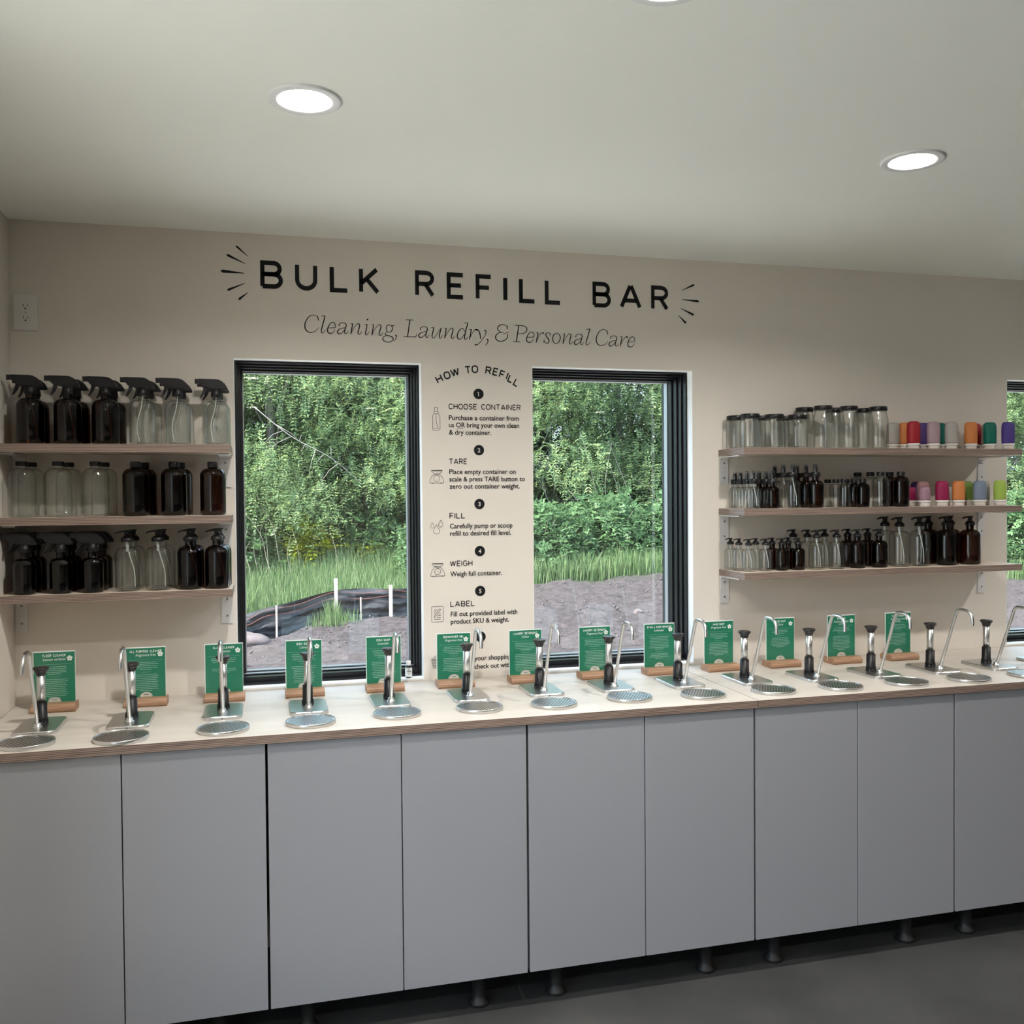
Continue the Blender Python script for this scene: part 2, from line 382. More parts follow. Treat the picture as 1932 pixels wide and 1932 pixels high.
def portal(loc, rot, sx, sy):
    l = bpy.data.lights.new('sky_portal', 'AREA'); l.shape = 'RECTANGLE'; l.size = sx; l.size_y = sy; l.cycles.is_portal = True
    o = bpy.data.objects.new('sky_portal', l); COL.objects.link(o); o.location = loc; o.rotation_euler = rot
for a, c in wins: portal(((a+c)/2, .255, (ZS+ZT)/2), (rad(-90), 0, 0), WW, ZT-ZS)
portal((-.16, -2.25, 1.10), (0, rad(-90), 0), 2.2, 1.5)

# ------------------------------------------------------------------ downlights
def ring_prof(b, prof, seg=48, c=(0, 0, 0)): return b.lathe(prof, seg, c, False, False)
def downlight(x, y, label):
    t = thing('downlight', label, 'ceiling light', (x, y, H), group='recessed ceiling lights')
    return t
d0 = downlight(.888, -1.171, 'round white recessed ceiling light left of centre, nearest the lettered wall')
b = MB(); ring_prof(b, [(.083, 0), (.083, -.004), (.079, -.006), (.062, -.005), (.0585, -.002), (.0575, .004)]); part('trim_ring', b, d0, M['trim'])
b = MB(); ring_prof(b, [(.0575, .004), (.049, .022)]); part('baffle', b, d0, simple('lamp_baffle', (.55, .42, .38), .6))
b = MB(); b.add([(.0492*cos(2*pi*i/40), .0492*sin(2*pi*i/40), .021) for i in range(40)], [tuple(range(40))[::-1]]); part('lens', b, d0, M['lens'])
# a recess cut is not needed: the can sits in the slab, so open the slab for each lamp
LAMPS = [(.888, -1.171)]
for x, y, lb in [(2.516, -1.158, 'round white recessed ceiling light on the right above the jars'),
                 (1.486, -1.836, 'recessed ceiling light cut by the top edge of the picture'),
                 (.72, -3.68, 'recessed ceiling light in the second row, left, behind the view'),
                 (2.6, -3.68, 'added unseen ceiling light in the second row, middle, behind the view'),  # unseen lamp added behind the camera to raise the room's brightness
                 (4.9, -3.68, 'added unseen ceiling light in the second row, right, behind the view'),  # also added out of view, for more light
                 (4.6, -1.16, 'recessed ceiling light beyond the third window'),
                 (.707, -6.1, 'recessed ceiling light in the rear row, left end'),
                 (1.87, -6.02, 'recessed ceiling light in the rear row, second from left'),
                 (4.4, -6.05, 'added unseen ceiling light in the rear row, right end')]:  # last one: extra unseen lamp, added for brightness
    dup(d0, (x, y, H), lb); LAMPS.append((x, y))
# cut the round holes for the cans in the ceiling slab's underside
cl = bpy.data.objects['ceiling']
from mathutils.geometry import delaunay_2d_cdt
def plate_with_holes(x0, x1, y0, y1, holes, r, seg):
    pts = [Vector((x0, y0)), Vector((x1, y0)), Vector((x1, y1)), Vector((x0, y1))]; loops = [[0, 1, 2, 3]]
    for hx, hy in holes:
        k = len(pts); pts += [Vector((hx+r*cos(2*pi*i/seg), hy+r*sin(2*pi*i/seg))) for i in range(seg)]; loops.append(list(range(k, k+seg)))
    edges = [(l[i], l[(i+1) % len(l)]) for l in loops for i in range(len(l))]
    vs, _, fs, *_ = delaunay_2d_cdt(pts, edges, [], 1, 1e-6)
    fo = []
    for f in fs:
        c = sum((vs[i] for i in f), Vector((0, 0)))/len(f)
        if not any((c.x-hx)**2+(c.y-hy)**2 < (r*.96)**2 for hx, hy in holes): fo.append(tuple(f))
    return [tuple(v) for v in vs], fo
vs, fs = plate_with_holes(-WT-.1, XR+WT+.1, YF-WT-.6, WT+.05, LAMPS, .06, 40)
b = MB(); b.add([(x, y, H) for x, y in vs], [f[::-1] for f in fs])
X0, X1, Y0, Y1 = -WT-.1, XR+WT+.1, YF-WT-.6, WT+.05
b.add([(X0, Y0, H), (X1, Y0, H), (X1, Y1, H), (X0, Y1, H), (X0, Y0, H+.25), (X1, Y0, H+.25), (X1, Y1, H+.25), (X0, Y1, H+.25)],
      [(4, 5, 6, 7), (0, 1, 5, 4), (1, 2, 6, 5), (2, 3, 7, 6), (3, 0, 4, 7)])
cl.data = b.mesh('ceiling', M['ceiling'])

# ------------------------------------------------------------------ lettering
def ribbon(b, pts, w, conv, closed=False):
    """flat stroke along pts (2-D), half widths may vary; conv maps 2-D to 3-D"""
    ws = list(w) if isinstance(w, (list, tuple)) else [w]*len(pts); q = [0]
    for i in range(1, len(pts)):
        if math.hypot(pts[i][0]-pts[q[-1]][0], pts[i][1]-pts[q[-1]][1]) > 1e-5: q.append(i)
    P = [np.array(pts[i][:2], float) for i in q]; ws = [ws[i] for i in q]; n = len(P)
    L = []; R_ = []
    for i in range(n):
        a = P[i]-P[i-1] if (i > 0 or closed) else P[1]-P[0]
        c = P[(i+1) % n]-P[i] if (i < n-1 or closed) else P[-1]-P[-2]
        a = a/(np.hypot(*a)+1e-12); c = c/(np.hypot(*c)+1e-12)
        na = np.array([-a[1], a[0]]); nc = np.array([-c[1], c[0]]); mm = na+nc; l = np.hypot(*mm)
        mm = mm/l if l > 1e-6 else na
        k = 1/max(.45, mm.dot(na)); h = ws[i]/2*k
        L.append(conv(*(P[i]+mm*h))); R_.append(conv(*(P[i]-mm*h)))
    q = n if closed else n-1
    b.add(L+R_, [(i, i+n, (i+1) % n+n, (i+1) % n) for i in range(q)])
def arc(cx, cy, rx, ry, a0, a1, n=10): return [(cx+rx*cos(rad(a0+(a1-a0)*i/n)), cy+ry*sin(rad(a0+(a1-a0)*i/n))) for i in range(n+1)]
# centre-line capitals in a box [0,w] x [0,1]
G = {
 'A': (.82, [[(0, 0), (.39, 1)], [(.43, 1), (.82, 0)], [(.13, .3), (.69, .3)]]),
 'B': (.70, [[(0, 0), (0, 1)]+arc(.43, .76, .23, .24, 90, -90)+[(0, .52)], [(0, .52)]+arc(.44, .26, .26, .26, 90, -90)+[(0, 0)]]),
 'C': (.74, [arc(.4, .66, .36, .34, 25, 180, 9)+arc(.4, .34, .36, .34, 180, 335, 9)]),
 'D': (.72, [[(0, 0), (0, 1)]+arc(.36, .64, .36, .36, 90, 0)+arc(.36, .36, .36, .36, 0, -90)+[(0, 0)]]),
 'E': (.60, [[(.60, 1), (0, 1), (0, 0), (.60, 0)], [(0, .52), (.52, .52)]]),
 'F': (.58, [[(.58, 1), (0, 1), (0, 0)], [(0, .5), (.5, .5)]]),
 'G': (.76, [arc(.4, .66, .36, .34, 30, 180, 9)+arc(.4, .34, .36, .34, 180, 360, 9)+[(.76, .48), (.45, .48)]]),
 'H': (.72, [[(0, 0), (0, 1)], [(.72, 0), (.72, 1)], [(0, .52), (.72, .52)]]),
 'I': (.02, [[(.01, 0), (.01, 1)]]),
 'K': (.68, [[(0, 0), (0, 1)], [(.64, 1), (.0, .36)], [(.22, .58), (.68, 0)]]),
 'L': (.58, [[(0, 1), (0, 0), (.58, 0)]]),
 'M': (.86, [[(0, 0), (0, 1), (.43, .35), (.86, 1), (.86, 0)]]),
 'N': (.74, [[(0, 0), (0, 1), (.74, 0), (.74, 1)]]),
 'O': (.76, [arc(.38, .64, .38, .36, 0, 180, 12)+arc(.38, .36, .38, .36, 180, 360, 12)+[(.76, .64)]]),
 'P': (.66, [[(0, 0), (0, 1)]+arc(.39, .74, .27, .26, 90, -90)+[(0, .48)]]),
 'R': (.68, [[(0, 0), (0, 1)]+arc(.40, .75, .26, .25, 90, -90)+[(0, .5)], [(.36, .5), (.68, 0)]]),
 'S': (.66, [arc(.33, .75, .30, .25, 25, 180, 8)+arc(.33, .75, .30, .25, 200, 270, 4)+arc(.33, .25, .32, .25, 90, -155, 12)]),
 'T': (.72, [[(0, 1), (.72, 1)], [(.36, 1), (.36, 0)]]),
 'U': (.72, [[(0, 1), (0, .36)]+arc(.36, .36, .36, .36, 180, 360, 12)+[(.72, 1)]]),
 'V': (.76, [[(0, 1), (.36, 0)], [(.40, 0), (.76, 1)]]),
 'W': (1.06, [[(0, 1), (.26, 0)], [(.28, 0), (.52, .97)], [(.54, .97), (.78, 0)], [(.80, 0), (1.06, 1)]]),
 'Y': (.74, [[(0, 1), (.37, .48), (.74, 1)], [(.37, .48), (.37, 0)]]),
 '&': (.76, [[(.76, 0), (.2, .68)]+arc(.34, .8, .16, .2, 200, -20, 8)+[(.1, .38)]+arc(.3, .24, .26, .24, 150, 330, 8)+[(.72, .45)]]),
 ' ': (.42, [])}
def glyph(b, ch, t, conv):
    """t stroke width relative to height 1; glyph fills [0,w] x [0,1]"""
    w, strokes = G[ch]; h = t/2; W_ = max(w, .02)
    for s in strokes:
        pts = [(h+(x)*1.0, h+y*(1-t)) for x, y in s]
        ribbon(b, pts, t, conv)
    return w+t
def caps_width(s, t, sp): return sum(G[c][0]+t+sp for c in s)-sp
def caps(b, s, x, z, hgt, t, sp, conv, width=None):
    k = 1 if width is None else width/(caps_width(s, t, sp)*hgt)
    cx = x
    for c in s:
        glyph(b, c, t, lambda u, v: conv(cx+u*hgt*k, z+v*hgt)); cx += (G[c][0]+t+sp)*hgt*k
YW = -.0012
onwall = lambda u, v: (u, YW, v)
title = thing('wall_lettering', 'large black BULK REFILL BAR wall lettering with burst strokes at both ends', 'wall lettering', (0, 0, 0))
TITLE = [('B', .788, .8643), ('U', .9053, .9812), ('L', 1.0239, 1.0921), ('K', 1.1265, 1.1995), ('R', 1.3264, 1.3979), ('E', 1.4424, 1.5094), ('F', 1.5498, 1.614), ('I', 1.6531, 1.6708), ('L', 1.7142, 1.781), ('L', 1.814, 1.8807), ('B', 2.0025, 2.0763), ('A', 2.1118, 2.2016), ('R', 2.241, 2.314)]
for ch, x0, x1 in TITLE:
    z0 = 2.2955-.0165*(x0-.788)/1.53; hh = .0965; t = .165; b = MB(); w = G[ch][0]+t; kx = (x1-x0)/w
    glyph(b, ch, t, lambda u, v: onwall(x0+u*kx, z0+v*hh)); part('letter', b, title, M['decal'])
RAYS = [((.7084, 2.4368), (.7482, 2.4025), .0074), ((.6772, 2.4051), (.7385, 2.377), .0091), ((.6577, 2.3481), (.7347, 2.3443), .0119), ((.678, 2.2833), (.7367, 2.3103), .0091), ((.715, 2.253), (.7463, 2.2791), .0091), ((2.4231, 2.3876), (2.3684, 2.362), .0085), ((2.4425, 2.3234), (2.3704, 2.3271), .010), ((2.4203, 2.2693), (2.3648, 2.293), .0095), ((2.3873, 2.236), (2.3538, 2.2666), .0088)]
for a, c, w in RAYS:
    b = MB(); A = np.array(a); C_ = np.array(c); n = 14
    pts = [tuple(A+(C_-A)*i/n) for i in range(n+1)]
    ws = [w*math.sqrt(max(0, 1-(1-min(1, i/1.6))**2))*(1-.82*i/n) if i else w*.2 for i in range(n+1)]
    ribbon(b, pts, ws, onwall); part('burst_stroke', b, title, M['decal'])

# italic serif line
IT = {
 'C': [([(.97, .68, .5), (.93, .82, 1.2), (.90, .97, .5)], 0), ([(.92, .86, .5), (.78, .98, .6), (.55, 1.0, .7), (.28, .86, 1), (.06, .5, 1.5), (.08, .18, 1.6), (.28, .01, 1.2), (.55, .01, .9), (.8, .12, .6), (.97, .3, .4)], 1)],
 'l': [([(.22, .97, .6), (.98, 1.0, .8)], 0), ([(.92, 1.0, 1.2), (.55, .55, 1.5), (.22, .18, 1.4), (.22, .03, 1.2), (.42, 0, .9), (.75, .08, .6), (.97, .2, .4)], 1)],
 'e': [([(.1, .30, .7), (.93, .34, .7), (.97, .47, .9), (.88, .59, 1), (.68, .635, .9), (.42, .58, .9), (.16, .38, 1.3), (.04, .18, 1.5), (.14, .03, 1.5), (.38, -.01, 1.2), (.68, .04, .8), (.95, .22, .4)], 1)],
 'a': [([(.2, .45, 2.2), (.19, .5, 2.2)], 0), ([(.17, .48, .8), (.26, .59, .8), (.5, .64, .8), (.74, .61, 1), (.83, .5, 1.3), (.74, .3, 1.4), (.67, .12, 1.3), (.72, .01, 1.1), (.84, .02, .8), (1., .17, .4)], 1), ([(.76, .36, .6), (.5, .33, .7), (.2, .26, 1), (.03, .12, 1.5), (.1, .0, 1.5), (.28, 0, 1.1), (.5, .1, .7), (.68, .24, .5)], 1)],
 'n': [([(0, .6, .6), (.2, .62, .8)], 0), ([(.2, .62, 1.2), (.11, .3, 1.5), (.03, 0, 1.3)], 0), ([(.06, .06, .5), (.3, .36, .5), (.55, .58, .7), (.72, .63, 1), (.82, .56, 1.3), (.76, .36, 1.5), (.66, .14, 1.4), (.7, .02, 1.1), (.82, .02, .8), (1., .18, .4)], 1)],
 'i': [([(.66, .9, 3.4), (.72, .9, 3.4)], 0), ([(0, .6, .6), (.62, .62, .8)], 0), ([(.6, .62, 1.2), (.4, .3, 1.5), (.26, .1, 1.3), (.32, .0, 1), (.58, .02, .8), (1, .2, .4)], 1)],
 'g': [([(.30, .40, 1), (.32, .55, 1), (.5, .64, .8), (.72, .60, 1), (.82, .45, 1.2), (.72, .28, 1.2), (.52, .21, .8), (.34, .27, 1), (.30, .40, 1)], 1), ([(.68, .6, .6), (.98, .61, 1)], 0), ([(.42, .24, .6), (.22, .14, .8), (.24, .06, 1.1), (.55, .0, 1.3), (.8, -.08, 1.4), (.86, -.2, 1.3), (.68, -.33, 1), (.4, -.37, 1), (.1, -.3, 1.2), (.0, -.18, 1.1), (.1, -.06, .8), (.3, .01, .6)], 1)],
 ',': [([(.7, .07, 3), (.76, .02, 3)], 0), ([(.9, .04, 1.3), (.75, -.14, .9), (.1, -.32, .5)], 1)],
 'L': [([(.18, 1, .7), (.75, 1, .7)], 0), ([(.48, 1, 1.5), (.29, 0, 1.5)], 0), ([(0, 0, .7), (.9, 0, .8), (.93, .05, .8), (1.0, .2, .5)], 0)],
 'u': [([(0, .6, .6), (.25, .62, .8)], 0), ([(.22, .62, 1.2), (.13, .3, 1.5), (.07, .12, 1.3), (.12, .01, 1.1), (.25, .01, .8), (.45, .2, .6), (.72, .52, .5)], 1), ([(.86, .62, 1.3), (.74, .3, 1.5), (.68, .1, 1.3), (.72, .01, 1), (.84, .02, .8), (1, .2, .4)], 1)],
 'd': [([(.68, .46, .7), (.6, .58, .8), (.45, .64, .8), (.25, .55, 1), (.06, .3, 1.5), (.05, .08, 1.5), (.2, -.01, 1.1), (.4, .06, .7), (.64, .32, .5)], 1), ([(.62, .98, .6), (.98, 1.0, .8)], 0), ([(.95, 1.0, 1.2), (.8, .6, 1.5), (.66, .16, 1.4), (.68, .02, 1.1), (.78, .0, .8), (.95, .16, .4)], 1)],
 'r': [([(0, .6, .6), (.28, .62, .8)], 0), ([(.28, .62, 1.2), (.14, .3, 1.5), (.03, 0, 1.3)], 0), ([(.1, .12, .5), (.42, .42, .6), (.7, .6, .9), (.9, .62, 1.6), (.97, .55, 2)], 1)],
 'y': [([(.1, .58, .8), (.2, .63, 1), (.34, .58, 1.4), (.46, .36, 1.5), (.52, .06, 1.2)], 1), ([(.82, .6, 2.2), (.9, .58, 1.6), (.97, .5, 1), (.88, .3, .7), (.62, .0, .7), (.35, -.22, .8), (.15, -.31, 1.4), (.03, -.28, 2.4)], 1)],
 '&': [([(.86, .7, .5), (.87, .82, 1.2), (.90, .97, .5)], 0), ([(.87, .87, .5), (.7, .99, .7), (.45, .99, 1), (.22, .86, 1.3), (.2, .68, 1.2), (.38, .55, .9), (.62, .53, .7)], 1), ([(.55, .53, .6), (.3, .5, .8), (.07, .34, 1.3), (.04, .14, 1.5), (.22, .0, 1.2), (.5, -.01, 1), (.78, .1, 1.1), (.9, .28, 1.1), (.86, .44, .8)], 1), ([(.56, .4, .5), (1, .58, .6)], 0)],
 'P': [([(.15, 1, .7), (.6, 1, .7)], 0), ([(.42, 1, 1.5), (.25, 0, 1.5)], 0), ([(0, 0, .7), (.5, 0, .7)], 0), ([(.45, 1, .7), (.75, .98, .8), (.96, .88, 1.3), (.97, .7, 1.4), (.8, .54, 1), (.55, .49, .7), (.34, .5, .6)], 1)],
 's': [([(.9, .44, .5), (.92, .54, 1), (.97, .63, .5)], 0), ([(.92, .53, .5), (.74, .63, .7), (.5, .63, .9), (.32, .52, 1.3), (.42, .39, 1.5), (.66, .25, 1.5), (.74, .12, 1.3), (.58, .0, 1), (.3, .0, .8), (.12, .1, .6)], 1), ([(.03, .0, .5), (.08, .1, 1), (.08, .22, .5)], 0)],
 'o': [([(.5, .64, .8), (.8, .58, 1), (.97, .38, 1.5), (.85, .14, 1.3), (.5, -.01, .8), (.2, .05, 1), (.03, .25, 1.5), (.15, .5, 1.3), (.5, .64, .8)], 1)]}
SUB = [('C', .9345, .9858), ('l', .9896, 1.0077), ('e', 1.0132, 1.0423), ('a', 1.0481, 1.0863), ('n', 1.0944, 1.1344), ('i', 1.1427, 1.1602), ('n', 1.1684, 1.2099), ('g', 1.2082, 1.2516), (',', 1.2456, 1.259), ('L', 1.2835, 1.3315), ('a', 1.3369, 1.3767), ('u', 1.3836, 1.4264), ('n', 1.4316, 1.4713), ('d', 1.4782, 1.5216), ('r', 1.5242, 1.555), ('y', 1.5435, 1.5891), (',', 1.5831, 1.5961), ('&', 1.6219, 1.6742), ('P', 1.6892, 1.7441), ('e', 1.7405, 1.7712), ('r', 1.7784, 1.8092), ('s', 1.8074, 1.8366), ('o', 1.8421, 1.8743), ('n', 1.8824, 1.9229), ('a', 1.9274, 1.9667), ('l', 1.9712, 1.9928), ('C', 2.0141, 2.0649), ('a', 2.066, 2.1065), ('r', 2.1122, 2.1446), ('e', 2.1427, 2.1732)]
sub = thing('wall_lettering', 'thin black italic Cleaning, Laundry, & Personal Care line under the big title', 'wall lettering')
for ch, x0, x1 in SUB:
    b = MB(); z0 = 2.1497-.0112*(x0-.9345)/1.1; hh = .0605
    for pts, sm in IT[ch]:
        p = catmull(pts, 5) if sm else pts
        if len(pts) == 2 and pts[0][2] > 2:      # a dot
            cx, cz = x0+(pts[0][0]+pts[1][0])/2*(x1-x0), z0+(pts[0][1]+pts[1][1])/2*hh; r = pts[0][2]*.00095
            b.add([onwall(cx+r*cos(2*pi*i/12), cz+r*sin(2*pi*i/12)) for i in range(12)], [tuple(range(12))]); continue
        ribbon(b, [(x0+q[0]*(x1-x0), z0+q[1]*hh) for q in p], [.0007+q[2]*.0021 for q in p], onwall)
    part('letter', b, sub, M['decal'])

# how to refill column
_tc = {}
def text_mesh(s, shear=0, off=0):
    k = (s, shear, off)
    if k not in _tc:
        cu = bpy.data.curves.new('t', 'FONT'); cu.body = s; cu.size = 1; cu.resolution_u = 3; cu.shear = shear; cu.offset = off
        o = bpy.data.objects.new('t', cu); COL.objects.link(o); dg = bpy.context.evaluated_depsgraph_get(); dg.update()
        me = bpy.data.meshes.new_from_object(o.evaluated_get(dg)); bpy.data.objects.remove(o)
        v = [tuple(q.co[:2]) for q in me.vertices]; f = [tuple(p.vertices) for p in me.polygons]
        _tc[k] = (v, f)
    return _tc[k]
def put_text(b, s, x0, x1, z, size, conv, shear=0, centre=False, off=0):
    v, f = text_mesh(s, shear, off); mn = min(q[0] for q in v); mx = max(q[0] for q in v)
    if centre: x0, x1 = x0-(mx-mn)*size*x1/2, x0+(mx-mn)*size*x1/2
    k = (x1-x0)/(mx-mn)
    b.add([conv(x0+(q[0]-mn)*k, z+q[1]*size) for q in v], f)
how = thing('wall_instructions', 'black HOW TO REFILL instruction column on the wall between two windows', 'wall lettering')
b = MB()
for ch, x, z in [('H', .4110, .9978), ('O', .4402, 1.0113), ('W', .4698, 1.0229), ('T', .5181, 1.033), ('O', .5442, 1.0363), ('R', .5953, 1.0327), ('E', .6221, 1.0284), ('F', .6468, 1.02), ('I', .6667, 1.0145), ('L', .6795, 1.0041), ('L', .7019, .9902)]:
    cx, cz = 1+x, 1+z; a = -(cx-1.553)/.30; t = .18; hh = .0290; w = (G[ch][0]+t)*hh*.92
    def cv(u, v):
        du, dv = u*hh*.92-w/2, (v-.5)*hh; return onwall(cx+du*cos(a)-dv*sin(a), cz+du*sin(a)+dv*cos(a))
    b = MB(); glyph(b, ch, t, cv); part('letter', b, how, M['decal'])
for n, z in enumerate([1.946, 1.740, 1.542, 1.369, 1.222, 1.053]):
    b = MB(); b.add([onwall(1.557+.0193*cos(2*pi*i/40), z+.0193*sin(2*pi*i/40)) for i in range(40)], [tuple(range(40))])
    o = part('number_disc', b, how, M['decal'])
    b = MB(); put_text(b, str(n+1), 1.557, 1.0, z-.0078, .0215, lambda u, v: (u, YW-.0006, v), centre=True, off=.012)
    if n == 0: ribbon(b, [(1.5575, z+.0068), (1.5530, z+.0040)], .0022, lambda u, v: (u, YW-.0006, v))
    part('numeral', b, o, M['decalwhite'])
for s, x1, z in [('CHOOSE CONTAINER', 1.717, 1.888), ('TARE', 1.512, 1.688), ('FILL', 1.503, 1.490), ('WEIGH', 1.529, 1.315), ('LABEL', 1.536, 1.167)]:
    b = MB(); caps(b, s, 1.4445, z,   .0210, .155, .15, onwall, x1-1.4445); part('step_heading', b, how, M['decal'])
PARA = [[('Purchase a container from', 1.4455, 1.710, 1.8495), ('us OR bring your own clean', 1.4455, 1.7105, 1.823), ('& dry container.', 1.4455, 1.604, 1.796)],
        [('Place empty container on', 1.4455, 1.696, 1.6525), ('scale & press TARE button to', 1.4455, 1.731, 1.6255), ('zero out container weight.', 1.4455, 1.711, 1.599)],
        [('Carefully pump or scoop', 1.4455, 1.682, 1.454), ('refill to desired fill level.', 1.4455, 1.676, 1.427)],
        [('Weigh full container.', 1.4455, 1.640, 1.279)],
        [('Fill out provided label with', 1.4455, 1.698, 1.132), ('product SKU & weight.', 1.4455, 1.666, 1.1045)],
        [('your shopping', 1.533, 1.672, .966), ('check out with', 1.533, 1.672, .9355)]]
for pr in PARA:
    b = MB()
    for s, x0, x1, z in pr:
        put_text(b, s, x0, x1, z, .0250, onwall, off=.016)
        if 'OR' in s: ribbon(b, [(1.474, z-.004), (1.499, z-.004)], .0012, onwall)
    part('instruction_text', b, how, M['decal'])
def icon(strokes, w=.0013):
    b = MB()
    for s in strokes: ribbon(b, s, w, onwall)
    part('line_icon', b, how, M['decal'])
icon([[(1.3925, 1.880), (1.3925, 1.894), (1.396, 1.8955), (1.404, 1.8935), (1.404, 1.880), (1.3925, 1.880)], [(1.3905, 1.871), (1.3905, 1.880), (1.4065, 1.880), (1.4065, 1.871), (1.3905, 1.871)],
      [(1.3905, 1.871), (1.387, 1.866), (1.386, 1.860), (1.386, 1.814), (1.389, 1.811), (1.409, 1.811), (1.4125, 1.814), (1.4125, 1.860), (1.411, 1.866), (1.4065, 1.871)],
      [(1.3985, 1.871), (1.3985, 1.845), (1.402, 1.828), (1.406, 1.818)], [(1.389, 1.818), (1.399, 1.820), (1.410, 1.818)]])
for dz in (0, -.3385):
    icon([[(1.3795, 1.6665+dz), (1.419, 1.6665+dz), (1.418, 1.661+dz), (1.410, 1.655+dz), (1.389, 1.655+dz), (1.3805, 1.661+dz), (1.3795, 1.6665+dz)], [(1.381, 1.664+dz), (1.418, 1.664+dz)],
          [(1.3735, 1.620+dz), (1.3735, 1.628+dz), (1.378, 1.641+dz), (1.388, 1.651+dz), (1.410, 1.651+dz), (1.420, 1.641+dz), (1.424, 1.628+dz), (1.424, 1.620+dz), (1.3735, 1.620+dz)],
          arc(1.399, 1.6365+dz, .0112, .0112, 0, 360, 20), [(1.399, 1.6365+dz), (1.404, 1.633+dz)], [(1.381, 1.618+dz), (1.385, 1.618+dz)], [(1.413, 1.618+dz), (1.417, 1.618+dz)]])
def drop(x, z1, z0, r): return [(x, z1)]+arc(x, z0+r, r, r, 30, -210, 14)+[(x, z1)]
icon([drop(1.381, 1.4768, 1.456, .0065), drop(1.396, 1.469, 1.434, .0112), drop(1.412, 1.486, 1.460, .0082)])
icon([[(1.3747, 1.1168), (1.3747, 1.1685), (1.377, 1.1708), (1.416, 1.1708), (1.4182, 1.1685), (1.4182, 1.1168), (1.416, 1.1145), (1.377, 1.1145), (1.3747, 1.1168)],
      [(1.384, 1.158), (1.398, 1.158)], [(1.384, 1.151), (1.393, 1.151)], [(1.384, 1.144), (1.389, 1.144)], [(1.402, 1.144), (1.409, 1.144)], [(1.398, 1.137), (1.409, 1.137)], [(1.394, 1.130), (1.409, 1.130)], [(1.384, 1.124), (1.409, 1.124)],
      [(1.384, 1.130), (1.386, 1.138), (1.405, 1.162), (1.409, 1.159), (1.390, 1.134), (1.384, 1.130)]])
icon([[(1.372, .9786), (1.414, .9786)], [(1.373, .974), (1.413, .974)], [(1.375, .974), (1.380, .947), (1.406, .947), (1.411, .974)], [(1.377, .965), (1.409, .965)], [(1.379, .956), (1.407, .956)],
      [(1.385, .974), (1.387, .947)], [(1.393, .974), (1.393, .947)], [(1.401, .974), (1.399, .947)], [(1.379, .979), (1.391, .992)], [(1.407, .979), (1.395, .992)]], .0014)

# ------------------------------------------------------------------ wall outlet
t = thing('wall_outlet', 'white double wall outlet high in the left corner', 'outlet', (.0487, 0, 2.181))
part('cover_plate', MB().box(-.0365, .0365, -.006, 0, -.059, .059, .002), t, M['plastic'])
for s in (1, -1):
    b = MB(); o = [(max(-.0145, min(.0145, .0172*cos(2*pi*i/28))), s*.0195+.0142*sin(2*pi*i/28)) for i in range(28)]
    b.prism(o, -.0085, -.0055, 'y'); r = part('receptacle', b, t, M['plastic'], True)
    b = MB().box(-.0075, -.0055, -.0088, -.008, s*.0195-.001, s*.0195+.007).box(.0055, .0075, -.0088, -.008, s*.0195-.001, s*.0195+.006)
    b.prism([(.0028*cos(a*pi/6), s*.0195-.007+.0028*sin(a*pi/6)) for a in range(12)], -.0088, -.008, 'y'); part('slots', b, r, M['slot'])
part('screw', MB().prism([(.0022*cos(a*pi/6), .0022*sin(a*pi/6)) for a in range(12)], -.0072, -.0055, 'y'), t, M['screw'])

# ------------------------------------------------------------------ cabinets and worktops
X00, PD = .4021, .3842
legm = None
for ci in range(7):
    xc = X00+(2*ci-1)*PD
    xa, xb = xc, xc+2*PD
    if ci == 0: lab = 'white two-door base cabinet at the left wall, its doors bluish in the light'
    else: lab = ['', 'white two-door base cabinet second from the left wall, below the instruction column', 'white two-door base cabinet under the second window, third from the left wall', 'white two-door base cabinet fourth from the left wall, under the right shelves',
                 'white two-door base cabinet cut off by the right picture edge', 'white two-door base cabinet, first one past the right picture edge', 'white two-door base cabinet, second one past the right picture edge'][ci]
    t = thing('base_cabinet', lab, 'cabinet', (xa, 0, 0), group='white base cabinets')
    w = 2*PD
    b = MB().box(.004, .02, -DC+.021, -.03, .116, .872).box(w-.02, w-.004, -DC+.021, -.03, .116, .872).box(.02, w-.02, -DC+.021, -.03, .116, .132).box(.02, w-.02, -.046, -.03, .132, .872).box(.02, w-.02, -DC+.021, -DC+.1, .856, .872)
    part('carcass', b, t, M['carcass'])
    for k in range(2):
        b = MB().box(.0035+k*(PD-.002), PD-.0015+k*(PD-.002), -DC, -DC+.018, .114, .8745, .0012); part('door', b, t, M['door'])
    for lx in (.11, w-.14):
        for ly in (-.556, -.09):
            if legm is None: legm = MB().lathe([(.030, 0), (.033, .006), (.031, .012), (.022, .022), (.0205, .03), (.0205, .088), (.028, .092), (.030, .116)], 20).mesh('leg', M['foot'])
            part('leg', legm, t, loc=(lx, ly, 0))
def slab(x0, x1, y0, y1, z1, th, m, bev=.0012):
    return MB().box(x0, x1, y0, y1, z1-th, z1, bev)
tag(part('countertop', slab(.0015, 2.3305, -.644, -.0015, ZC, .025, None), m=M['ply']), 'long pale birch plywood worktop left of the seam, running to the corner', 'countertop')
tag(part('countertop', slab(2.3325, 5.41, -.644, -.0015, ZC, .025, None), m=M['ply']), 'pale birch plywood worktop right of the seam, leaving the picture at right', 'countertop')

